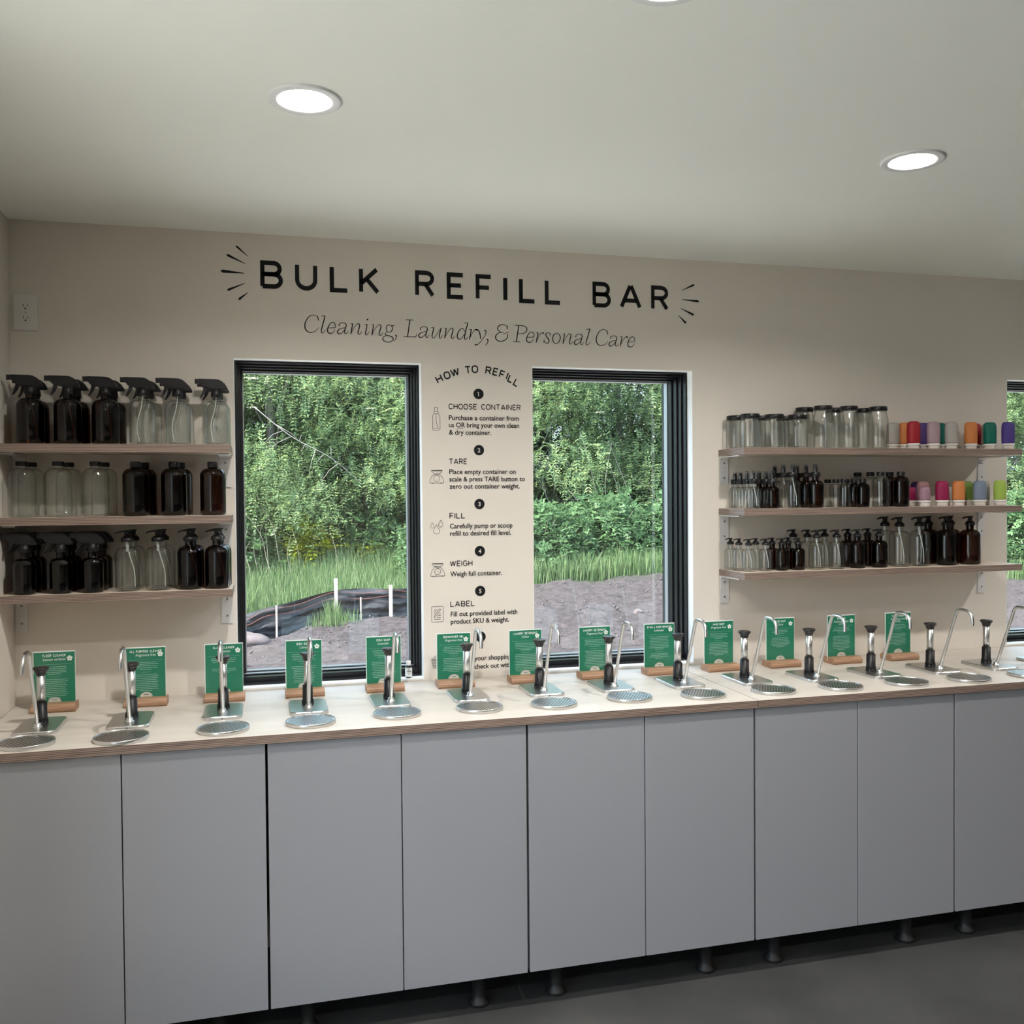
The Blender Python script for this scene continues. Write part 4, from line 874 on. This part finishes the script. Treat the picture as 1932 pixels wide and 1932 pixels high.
for i, (cx, cw, words, scent) in enumerate(CARDS):
    bo = part('card_block', bm_, loc=(cx+.002, 0, ZC)); tag(bo, f'small oak block holding the {NAMES[i]} card upright', 'card stand', 'oak card stands')
    t = thing('product_card', f'green {" ".join(words)} {scent} card standing in its oak block', 'card', (cx, YC, CB), group='green product cards')
    h = CT-CB; hw = cw/2
    if i in (11, 12): t['label'] = f'green {words[0]} card, {["second", ""][i-11]} last in the row of cards'.replace(', last', ', last').replace('second last', 'second to last').replace('  ', ' ')
    part('card_sheet', MB().box(-hw, hw, -.0008, .0008, 0, h), t, M['paper'])
    part('green_panel', MB().box(-hw+.0022, hw-.0012, -.0012, -.0009, .001, h-.0035), t, M['green'])
    pc = lambda u, v: (u, -.0016, v)
    b = MB(); s = ' '.join(words); tw = min(.0052*len(s), .098); caps(b, s, -tw/2, h-.0182, .0080, .21, .20, pc, tw); part('title_print', b, t, M['print'])
    b = MB(); sc_ = scent.split(' vanilla')
    put_text(b, sc_[0], 0, .95, h-.0300, .0112, pc, .3, True)
    if len(sc_) > 1: put_text(b, 'vanilla', 0, .95, h-.0385, .0098, pc, .3, True)
    part('scent_print', b, t, M['print'])
    b = MB(); b.box(-hw+.010, hw-.010, -.0016, -.0014, h-.0425, h-.0421)
    z = h-.051; nl = [5, 5, 4, 5, 5, 5, 5, 5, 9, 4, 3, 4, 4][i]; n2 = [11, 10, 3, 11, 11, 9, 12, 12, 4, 9, 7, 10, 9][i]
    for blk in (nl, n2):
        for q in range(blk):
            L = (.038 if q < blk-1 else .018)*random.uniform(.85, 1.08); x = -L
            while x < L:
                w = random.uniform(.0022, .0075); b.box(x, min(L, x+w), -.0016, -.0014, z, z+.0014); x += w+.0011
            z -= .0058
        if blk == nl:
            z -= .0028; ribbon(b, [(-.014+.00175*k, z+.001*(k % 2)) for k in range(17)], .0005, pc); z -= .0085
    part('fine_print', b, t, M['fine'])
    b = MB(); fx, fz = hw-.0165, h-.0245
    fl = [(fx+(.0072+.0021*abs(cos(2.5*a))-.0009)*cos(a+pi/2)*1.0, fz+(.0072+.0021*abs(cos(2.5*a))-.0009)*sin(a+pi/2)) for a in [2*pi*k/60 for k in range(60)]]
    fl = [(fx+(.0048+.0040*abs(cos(2.5*a))**.6)*sin(-a), fz+(.0048+.0040*abs(cos(2.5*a))**.6)*cos(a)) for a in [2*pi*k/80 for k in range(80)]]
    b.add([(fx, -.0017, fz)]+[(u, -.0017, v) for u, v in fl], [(0, k+1, (k+1) % 80+1) for k in range(80)]); fo = part('flower_badge', b, t, M['print'])
    b = MB().box(fx-.003, fx+.003, -.0021, -.0018, fz+.0008, fz+.002).box(fx-.002, fx+.002, -.0021, -.0018, fz-.0022, fz-.001); part('badge_print', b, fo, M['green'])
    b = MB(); zz = .0165; b.add([(0, -.0017, zz)]+[(.0195*cos(pi*k/24), -.0017, zz+.0150*sin(pi*k/24)) for k in range(25)], [(0, k+1, k+2) for k in range(24)]); ao = part('arch_badge', b, t, M['badge'])
    b = MB().box(-.0075, .0075, -.0021, -.0018, zz+.0055, zz+.0075)
    ribbon(b, [(.0172*cos(pi*k/16), zz+.0127*sin(pi*k/16)) for k in range(17)], .0006, lambda u, v: (u, -.0019, v)); part('badge_print', b, ao, M['green'])

# ------------------------------------------------------------------ outdoors
nr = np.random.default_rng(5)
def hgt(x, y):
    x = np.asarray(x, float); y = np.asarray(y, float)
    base = -.18+.0*x
    ridge = np.interp(x, [-6, 0, 1.6, 3.2, 4.2, 6.5, 8.5, 11, 14, 22], [-.25, -.20, -.06, .02, .30, .36, .30, .12, .08, .0])
    k = np.clip((y-4)/(9.2-4), 0, 1); k = k*k*(3-2*k)
    z = base+(ridge-base)*k
    up = np.clip((y-9.8)/5, 0, 1); z = z+up*up*(3-2*up)*.9
    z = z+.035*np.sin(3.1*x+1.7*y)*np.cos(2.3*y-x)+.02*np.sin(7.7*x-3.9*y)+.012*np.sin(17*x+11*y)*np.cos(13*y-7*x)
    z = z+np.where(y > 2.5, .022*np.sin(31*x+9*np.sin(5*y))*np.sin(27*y+8*np.sin(4*x)), 0)
    return z
def fastmesh(name, V, F, m, smooth=False):
    me = bpy.data.meshes.new(name); n = F.shape[1]
    me.vertices.add(len(V)); me.vertices.foreach_set('co', V.astype(np.float32).ravel())
    me.loops.add(F.size); me.loops.foreach_set('vertex_index', F.astype(np.int32).ravel())
    me.polygons.add(len(F)); me.polygons.foreach_set('loop_start', np.arange(0, F.size, n, dtype=np.int32)); 
    if smooth: me.polygons.foreach_set('use_smooth', np.ones(len(F), bool))
    me.materials.append(m); me.update(calc_edges=True); me.validate(); return me
gx = np.arange(-8, 24, .09); gy = np.concatenate([np.arange(.25, 4, .25), np.arange(4, 13, .07), np.arange(13, 34, .6)])
X_, Y_ = np.meshgrid(gx, gy); Z_ = hgt(X_, Y_); V = np.stack([X_, Y_, Z_], -1).reshape(-1, 3); nx, ny = len(gx), len(gy)
ii, jj = np.meshgrid(np.arange(nx-1), np.arange(ny-1)); a = (jj*nx+ii).ravel(); F = np.stack([a, a+1, a+nx+1, a+nx], 1)
tag(part('ground', fastmesh('ground', V, F, M['ground'], True)), kind='structure')
tag(part('yard', MB().box(-30, 40, -30, YF-WT-.7, -.3, -.1).box(-30, -WT-.1, YF-WT-.7, .25, -.3, -.1).box(XR+WT+.1, 40, YF-WT-.7, .25, -.3, -.1), m=simple('yard_gravel', (.46, .45, .42), .95, noise=.1, scale=4)), kind='structure')

tag(part('bounce_strip', MB().box(-6, 14, WT+.02, 3.6, -.35, -.08), m=simple('pale_bounce_strip', (.46, .45, .43), .9, noise=.08, scale=5)), kind='structure')  # unseen pale strip added to bounce daylight up to the ceiling
def rotmats(n, tilt=1.0):
    a = nr.uniform(0, 2*pi, n); t = nr.normal(0, tilt, n); r = nr.uniform(0, 2*pi, n)
    ca, sa, ct, st, cr, sr = np.cos(a), np.sin(a), np.cos(t), np.sin(t), np.cos(r), np.sin(r)
    Rz = np.zeros((n, 3, 3)); Rz[:, 0, 0] = ca; Rz[:, 0, 1] = -sa; Rz[:, 1, 0] = sa; Rz[:, 1, 1] = ca; Rz[:, 2, 2] = 1
    Rx = np.zeros((n, 3, 3)); Rx[:, 0, 0] = 1; Rx[:, 1, 1] = ct; Rx[:, 1, 2] = -st; Rx[:, 2, 1] = st; Rx[:, 2, 2] = ct
    return Rz@Rx
def leaf_quad(L, w):   # rhombic leaf along +y, folded
    return np.array([(0, 0, 0), (w/2, L*.42, w*.18), (0, L, -L*.12), (-w/2, L*.42, w*.18)])
def spray_tmpl(n=7, L=.075, w=.028, stem=.24):
    V = []
    for i in range(n):
        s = (i//2+1)/(n//2+1)*stem; side = 1 if i % 2 else -1
        a = side*rad(58) if i < n-1 else 0; q = leaf_quad(L*(1.1-.25*abs(s/stem-.5)), w)
        a += nr.uniform(-.25, .25); q = q*nr.uniform(.75, 1.2); c, d = cos(a), sin(a); R2 = np.array([(c, d, 0), (-d, c, 0), (0, 0, 1)]); q = q@R2.T
        q = q+np.array([0, s, -.9*s*s/stem*.6]); V.append(q)
    return np.array(V).reshape(-1, 3)
def foliage(points, tmpl, scale=(.8, 1.3), tilt=.7):
    n = len(points); R3 = rotmats(n, tilt); s = nr.uniform(*scale, n)
    V = np.einsum('nij,kj->nki', R3, tmpl)*s[:, None, None]+points[:, None, :]
    k = len(tmpl)//4; base = (np.arange(n)*len(tmpl))[:, None]+np.arange(0, len(tmpl), 4)[None, :]; base = base.ravel()
    return V.reshape(-1, 3), np.stack([base, base+1, base+2, base+3], 1)
def crown_points(n, rad_, h0, h1, clumps=26, cr=.45):
    t = nr.uniform(0, 1, clumps); a = nr.uniform(0, 2*pi, clumps); rr = rad_*np.sqrt(nr.uniform(.15, 1, clumps))*(1-.35*t)
    C_ = np.stack([rr*np.cos(a), rr*np.sin(a), h0+(h1-h0)*t], 1); idx = nr.integers(0, clumps, n)
    d = nr.normal(0, 1, (n, 3)); d /= np.linalg.norm(d, axis=1)[:, None]; q = cr*nr.uniform(.5, 1.15, n)[:, None]*d*np.array([1.15, 1.15, .8])
    return C_[idx]+q
def branches(b, x0, z0, n, rad_, h0, h1, r0=.014):
    for i in range(n):
        a = rng.uniform(0, 2*pi); R_ = rad_*rng.uniform(.5, 1); hz = rng.uniform(h0, h1)
        e = Vector((R_*cos(a), R_*sin(a), hz)); s = Vector((0, 0, z0+rng.uniform(.1, .7)*(hz-z0)))
        mid = s.lerp(e, .5)+Vector((rng.uniform(-.1, .1), rng.uniform(-.1, .1), rng.uniform(0, .25)))
        b.tube(catmull([s, mid, e], 4), [r0*(1-.85*k/8) for k in range(9)], 5)
def tree_proto(k, m):
    r, h0, h1 = [(1.7, .9, 6.2), (1.5, .5, 5.4), (1.9, 1.2, 6.8)][k]
    t = thing('tree', 'x', 'tree')
    V, F = foliage(crown_points([12500, 12000, 8000][k], r, h0, h1, 60, .50), spray_tmpl([10, 10, 8][k], [.055, .046, .066][k], [.016, .018, .028][k]), (.7, 1.35), 1.2)
    f = part('foliage', fastmesh('foliage', V, F, m), t); f['kind'] = 'stuff'
    b = MB().tube(catmull([(0, 0, -.3), (.05, .02, 1), (-.04, .05, 2.4), (.06, -.02, 4.4), (0, 0, 5.4)], 4), [.10-.0045*i for i in range(17)], 8); part('trunk', b, t, M['bark'])
    b = MB(); branches(b, 0, .6, 22, r*1.0, .8, h1*.9); part('branches', b, t, M['twig' if k != 1 else 'bark'])
    return t
protos = [tree_proto(0, M['leaf']), tree_proto(1, M['leaf']), tree_proto(2, M['leafd'])]
TREES = [(.9, 13.0, 1, 'bushy green tree behind the left half of the first window'), (2.6, 13.3, 0, 'tall light green tree behind the right half of the first window'), (5.4, 12.8, 0, 'feathery green tree at the left side of the second window'),
         (7.3, 13.2, 1, 'yellow green tree at the right side of the second window'), (14.9, 12.6, 0, 'bright green tree seen in the third window'), (13.2, 14.0, 1, 'green tree left of the one seen in the third window'),
         (1.8, 15.2, 2, 'dark leafy tree deep in the wood behind the first window'), (6.4, 15.4, 2, 'dark leafy tree deep in the wood behind the second window'), (4.0, 13.2, 1, 'green tree hidden behind the wall between the two windows'),
         (-.7, 13.6, 0, 'green tree just left of the first window view')]
OUT = [(-2.6, 13.2), (9.2, 13.1), (11.2, 13.4), (16.8, 13.2), (18.8, 13.4), (20.8, 13.2), (-4.6, 13.6), (-1, 16), (4.1, 16.3), (8.6, 15.8), (11, 16.2), (13.6, 16.3), (16, 16), (18.4, 16.2), (-3.4, 16.4), (0.4, 18.2), (3, 18.6), (5.6, 18.2), (8.2, 18.8), (13, 18.6), (16, 18.4)]
used = set()
def put_tree(x, y, k, lb, grp):
    z = float(hgt(x, y))-.1; rz = rng.uniform(0, 6)
    if k not in used: used.add(k); p = protos[k]; p.location = (x, y, z); p.rotation_euler = (0, 0, rz); p['label'] = lb; p['group'] = grp
    else: dup(protos[k], (x, y, z), lb, rz, grp)
for x, y, k, lb in TREES: put_tree(x, y, k, lb, 'trees of the wood outside')
for n, (x, y) in enumerate(OUT): put_tree(x, y, 2 if y > 15 else n % 2, 'leafy tree in the wood line, hidden beside or behind the nearer trees', 'hidden trees of the wood line')
# shrubs tinted yellow to stand for sunlight deep inside, broad leaved bushes in front
def shrub(m, r, h, n, tm, name='bush', lab='x', loc=(0, 0)):
    t = thing(name, lab, 'bush', (loc[0], loc[1], float(hgt(*loc))-.05))
    p = nr.normal(0, 1, (n, 3)); p /= np.linalg.norm(p, axis=1)[:, None]; p[:, 2] = np.abs(p[:, 2]); p *= nr.uniform(.55, 1.05, n)[:, None]*np.array([r, r*.8, h])
    V, F = foliage(p, tm, (.8, 1.3), .9); f = part('foliage', fastmesh('foliage', V, F, m), t); f['kind'] = 'stuff'
    b = MB()
    for i in range(9):
        a = rng.uniform(0, 2*pi); b.tube(catmull([(0, 0, 0), (r*.3*cos(a), r*.3*sin(a), h*.4), (r*.75*cos(a), r*.7*sin(a), h*.8)], 3), [.012, .011, .01, .009, .007, .005, .003], 5)
    part('stems', b, t, M['bark']); return t
tb = spray_tmpl(8, .066, .034, .18); tf = spray_tmpl(7, .08, .035, .2)
bp_ = shrub(M['leafb'], .95, 1.05, 3600, tb, lab='broad leaved green bush at the left of the second window view', loc=(4.9, 10.6))
for x, y, lb, s in [(6.1, 10.9, 'broad leaved green bush in the middle of the second window view', 1.1), (7.4, 10.8, 'broad leaved green bush at the right of the second window view', 1.05), (8.8, 11.2, 'broad leaved bush hidden right of the second window', 1),
                    (12.6, 10.8, 'broad leaved bush left of the third window view', 1), (14.4, 10.9, 'broad leaved green bush in the third window', 1.3), (3.5, 11.4, 'broad leaved bush hidden between the first two windows', .9)]:
    o = dup(bp_, (x, y, float(hgt(x, y))-.05), lb, rng.uniform(0, 6)); o.scale = (s, s, s)
db = shrub(M['leafd'], 1.1, 1.15, 1500, tf, lab='dark green shrub at the foot of the trees, left in the first window', loc=(.4, 12.4))
for x, y, lb in [(1.6, 12.9, 'dark green shrub at the foot of the trees, centre of the first window'), (2.9, 12.6, 'dark green shrub at the foot of the trees, right in the first window'), (5.6, 13.4, 'dark shrub behind the broad leaved bushes, left'), (7.2, 13.6, 'dark shrub behind the broad leaved bushes, right'), (-1, 12.7, 'dark green shrub just left of the first window view')]:
    dup(db, (x, y, float(hgt(x, y))-.05), lb, rng.uniform(0, 6))
for k in range(17):
    x, y = -5.5+k*1.55, 14.1+.3*(k % 2)
    dup(db, (x, y, float(hgt(x, y))-.05), 'dark undergrowth shrub hidden behind the first row of trees', rng.uniform(0, 6), 'hidden undergrowth shrubs')
yb = shrub(M['leafy'], .42, .42, 300, tf, lab='small shrub with sunlight painted yellow among dark leaves in the first window', loc=(1.55, 12.1))
yb.location.z = float(hgt(1.55, 12.1))+.35
o = dup(yb, (2.5, 12.35, float(hgt(2.5, 12.35))+.15), 'low shrub with sunlight painted yellow, right of centre in the first window', 1.2); o.scale = (1.2, 1, .5)
# meadow grass
def blades(n, xr, yr, h, w, avoid=None):
    x = nr.uniform(*xr, n); y = nr.uniform(*yr, n); z = hgt(x, y); hh = h*nr.uniform(.45, 1.2, n); a = nr.uniform(0, pi, n); lx = nr.normal(0, .16, n)*hh; ly = nr.normal(0, .12, n)*hh
    wx, wy = np.cos(a)*w/2, np.sin(a)*w/2*.6
    P0 = np.stack([x-wx, y-wy, z-.03], 1); P1 = np.stack([x+wx, y+wy, z-.03], 1); P2 = np.stack([x+wx*.7+lx*.4, y+wy*.7+ly*.4, z+hh*.6], 1); P3 = np.stack([x-wx*.7+lx*.4, y-wy*.7+ly*.4, z+hh*.6], 1)
    P4 = np.stack([x+lx, y+ly, z+hh], 1)
    V = np.stack([P0, P1, P2, P3, P4, P4+.0005], 1).reshape(-1, 3); b0 = np.arange(n)*6
    F = np.concatenate([np.stack([b0, b0+1, b0+2, b0+3], 1), np.stack([b0+3, b0+2, b0+5, b0+4], 1)]); return V, F
Vs, Fs = [], []; off = 0
for n, xr, yr, h, w in [(26000, (-2.5, 4.6), (9.75, 12.6), .46, .013), (16000, (4.0, 9.5), (9.6, 11.0), .36, .013), (9000, (11, 18), (9.5, 11), .34, .014), (5000, (-6, 22), (11, 13.5), .5, .014)]:
    V, F = blades(n, xr, yr, h, w); Vs.append(V); Fs.append(F+off); off += len(V)
tag(part('grass', fastmesh('grass', np.concatenate(Vs), np.concatenate(Fs), M['grass'])), 'tall meadow grass between the dirt and the trees', 'grass', kind='stuff')
V1, F1 = blades(260, (1.3, 2.0), (8.62, 8.9), .17, .008); V2, F2 = blades(160, (1.55, 1.75), (8.7, 8.9), .30, .008); V = np.concatenate([V1, V2]); F = np.concatenate([F1, F2+len(V1)])
tag(part('grass', fastmesh('grass', V, F, M['grass'])), 'grass tuft at the foot of the black fabric fence', 'grass', kind='stuff')
# dry stalks
stk = MB().tube(catmull([(0, 0, -.05), (.03, .02, .5), (-.02, .05, 1.0), (.10, .05, 1.45)], 5), [.008-.0004*i for i in range(16)], 5).mesh('dry_stalk', M['stalk'])
for i, x in enumerate([.38, .46, .56, .63, .74, .83, .9, 1.04, 1.18, 1.22, 1.42, 1.6, 1.95, 2.3]):
    o = bpy.data.objects.new('dry_stalk', stk); COL.objects.link(o); y = 11.3+.2*(i % 3); o.location = (x, y, float(hgt(x, y))); s = rng.uniform(.6, 1.05) if i < 9 else rng.uniform(.4, .7); o.scale = (s, s, s)
    o.rotation_euler = (rng.uniform(-.15, .15), rng.uniform(-.25, .35), rng.uniform(0, 6)); tag(o, 'pale dry weed stalk standing in the tall grass', 'weed', 'dry weed stalks')
# fallen pale branches
for i, pts in enumerate([[(.7, 11.6, 2.95), (1.25, 11.6, 2.50), (1.85, 11.6, 2.17), (2.35, 11.7, 1.75)], [(5.1, 11.9, 2.3), (5.6, 11.9, 1.9), (6.2, 11.9, 1.2), (6.5, 12, .7)]]):
    b = MB().tube(catmull(pts, 5), [.011-.0005*k for k in range(16)], 6)
    t = thing('fallen_branch', ['long pale bare branch slanting across the first window view', 'pale bare branch slanting down in the second window view'][i], 'branch')
    part('limb', b, t, M['twig']); b = MB()
    for k in range(10):
        q = Vector(catmull(pts, 5)[k+2]); d = Vector((rng.uniform(-.5, .5), rng.uniform(-.2, .2), rng.uniform(-.5, .3))); b.tube([q, q+d*.5+Vector((0, 0, .05)), q+d], [.006, .004, .002], 4)
    part('twigs', b, t, M['twig'])
for i in range(12):
    x0 = 4.7+i*.24; y0 = 11.6+.12*(i % 3); z0 = float(hgt(x0, y0))
    pts = [(x0, y0, z0+.2), (x0+rng.uniform(-.5, .1), y0-.05, z0+.9), (x0+rng.uniform(-.9, .2), y0, z0+rng.uniform(1.3, 2.1))]
    o = part('bare_twig', MB().tube(catmull(pts, 4), [.008-.0007*k for k in range(9)], 5), m=M['twig']); tag(o, 'thin bare grey twig rising among the bushes in the second window', 'branch', 'bare twigs in the second window')
# silt fence
FP = [(-3.2, 8.2), (-1.2, 8.35), (.35, 8.5), (.9, 8.62), (1.72, 9.0), (2.42, 9.12), (3.2, 9.35), (4.2, 9.6)]; FTZ = [-.05, .02, .12, .22, .36, .345, .34, .40]
t = thing('silt_fence', 'sagging black fabric silt fence on pale wooden stakes beyond the dirt', 'fence')
FPc = catmull([(*p, z) for p, z in zip(FP, FTZ)], 20); n = len(FPc); rows = 30; V = []
for k, (x, y, z) in enumerate(FPc):
    zb = float(hgt(x, y))-.12
    for j in range(rows+1):
        s = j/rows; wv = .020*math.sin(s*17+k*.16)+.011*math.sin(s*34-k*.2+sin(k*.35))+.02*math.sin(k*.35+s*5)+.004*math.sin(s*58+k*.3); V.append((x, y+wv*(1-.3*s), z+(zb-z)*s))
F = [(k*(rows+1)+j, k*(rows+1)+j+1, (k+1)*(rows+1)+j+1, (k+1)*(rows+1)+j) for k in range(n-1) for j in range(rows)]
part('fabric', MB().add(V, F, True), t, M['fabric'])
for q in (.035, .11):
    part('orange_thread', MB().tube([(x, y-.05, z-q-.02*math.sin(k*.3)) for k, (x, y, z) in enumerate(FPc)], .0022, 5), t, M['orange'])
for k, (x, y) in enumerate([(-1.2, 8.32), (.95, 8.60), (1.70, 8.95), (2.02, 9.0), (2.42, 9.07), (3.2, 9.3)]):
    w = [.02, .012, .022, .009, .022, .02][k]; top = [.15, .24, .52, .26, .40, .45][k]; part('stake', MB().box(x-w, x+w, y-.04, y-.012, float(hgt(x, y))-.15, top), t, M['stake'])
# stones
def stone(x, y, s, lab):
    bm = bmesh.new(); bmesh.ops.create_icosphere(bm, subdivisions=3, radius=1); r3 = random.Random(int(x*100))
    ph = [r3.uniform(0, 6) for _ in range(6)]
    for v in bm.verts:
        c = v.co; k = 1+.18*sin(3*c.x+ph[0])*cos(2.5*c.y+ph[1])+.12*sin(4*c.z+ph[2]+3*c.x); v.co = Vector((c.x*k*s*1.4, c.y*k*s, c.z*k*s*.75))
    b = MB().bm(bm, True); o = part('stone', b, m=M['stone'], loc=(x, y, float(hgt(x, y))+s*.25)); tag(o, lab, 'stone')
stone(.62, 8.1, .17, 'large pinkish boulder in the dirt before the black fence')
stone(5.15, 7.2, .05, 'small round stone in the dirt seen through the second window'); stone(.42, 7.5, .07, 'small pinkish stone left of the boulder')
dg_ = MB()
Nst = 9000; sx_ = nr.uniform(-2, 16, Nst); sy_ = nr.uniform(4, 9.2, Nst); ss_ = nr.uniform(.006, .026, Nst)*nr.uniform(.3, 1, Nst)**1.6
ico = np.array([(0, 0, 1), (.9, 0, .1), (0, .9, .1), (-.9, 0, .1), (0, -.9, .1), (0, 0, -.6)]); If = np.array([(0, 1, 2), (0, 2, 3), (0, 3, 4), (0, 4, 1), (5, 2, 1), (5, 3, 2), (5, 4, 3), (5, 1, 4)])
V = (ico[None]*ss_[:, None, None]*nr.uniform(.7, 1.3, (Nst, 6, 1))+np.stack([sx_, sy_, hgt(sx_, sy_)+.004], 1)[:, None, :]).reshape(-1, 3); F = (If[None]+(np.arange(Nst)*6)[:, None, None]).reshape(-1, 3)
tag(part('clods', fastmesh('clods', V, F, simple('dirt_clods', (.060, .049, .055), .95))), 'loose clods and pebbles scattered over the bare dirt', 'pebbles', kind='stuff')
# pale house behind the wood
t = thing('house', 'pale blue house glimpsed through the trees in the first window', 'house', (3.4, 27, float(hgt(3, 27))))
part('wall', MB().box(-4.5, 4.5, 0, 5, -1, 4.6), t, M['siding'])
for k in range(28): part('siding_board', MB().add([(-4.5, -.035, k*.165), (4.5, -.035, k*.165), (4.5, -.004, k*.165+.165), (-4.5, -.004, k*.165+.165), (-4.5, 0, k*.165), (4.5, 0, k*.165)], [(0, 1, 2, 3), (0, 4, 5, 1)]), t, M['siding'])
part('roof', MB().prism([(-.5, 4.5), (2.5, 6.8), (5.5, 4.5), (5.5, 4.35), (-.5, 4.35)], -5, 5, 'x'), t, M['roof'])
for x in (-2.6, 1.2):
    f = part('window', MB().box(x-.5, x+.5, -.06, 0, 1.4, 2.9), t, M['white']); part('pane', MB().box(x-.42, x+.42, -.07, -.055, 1.48, 2.82), f, M['darkpane'])
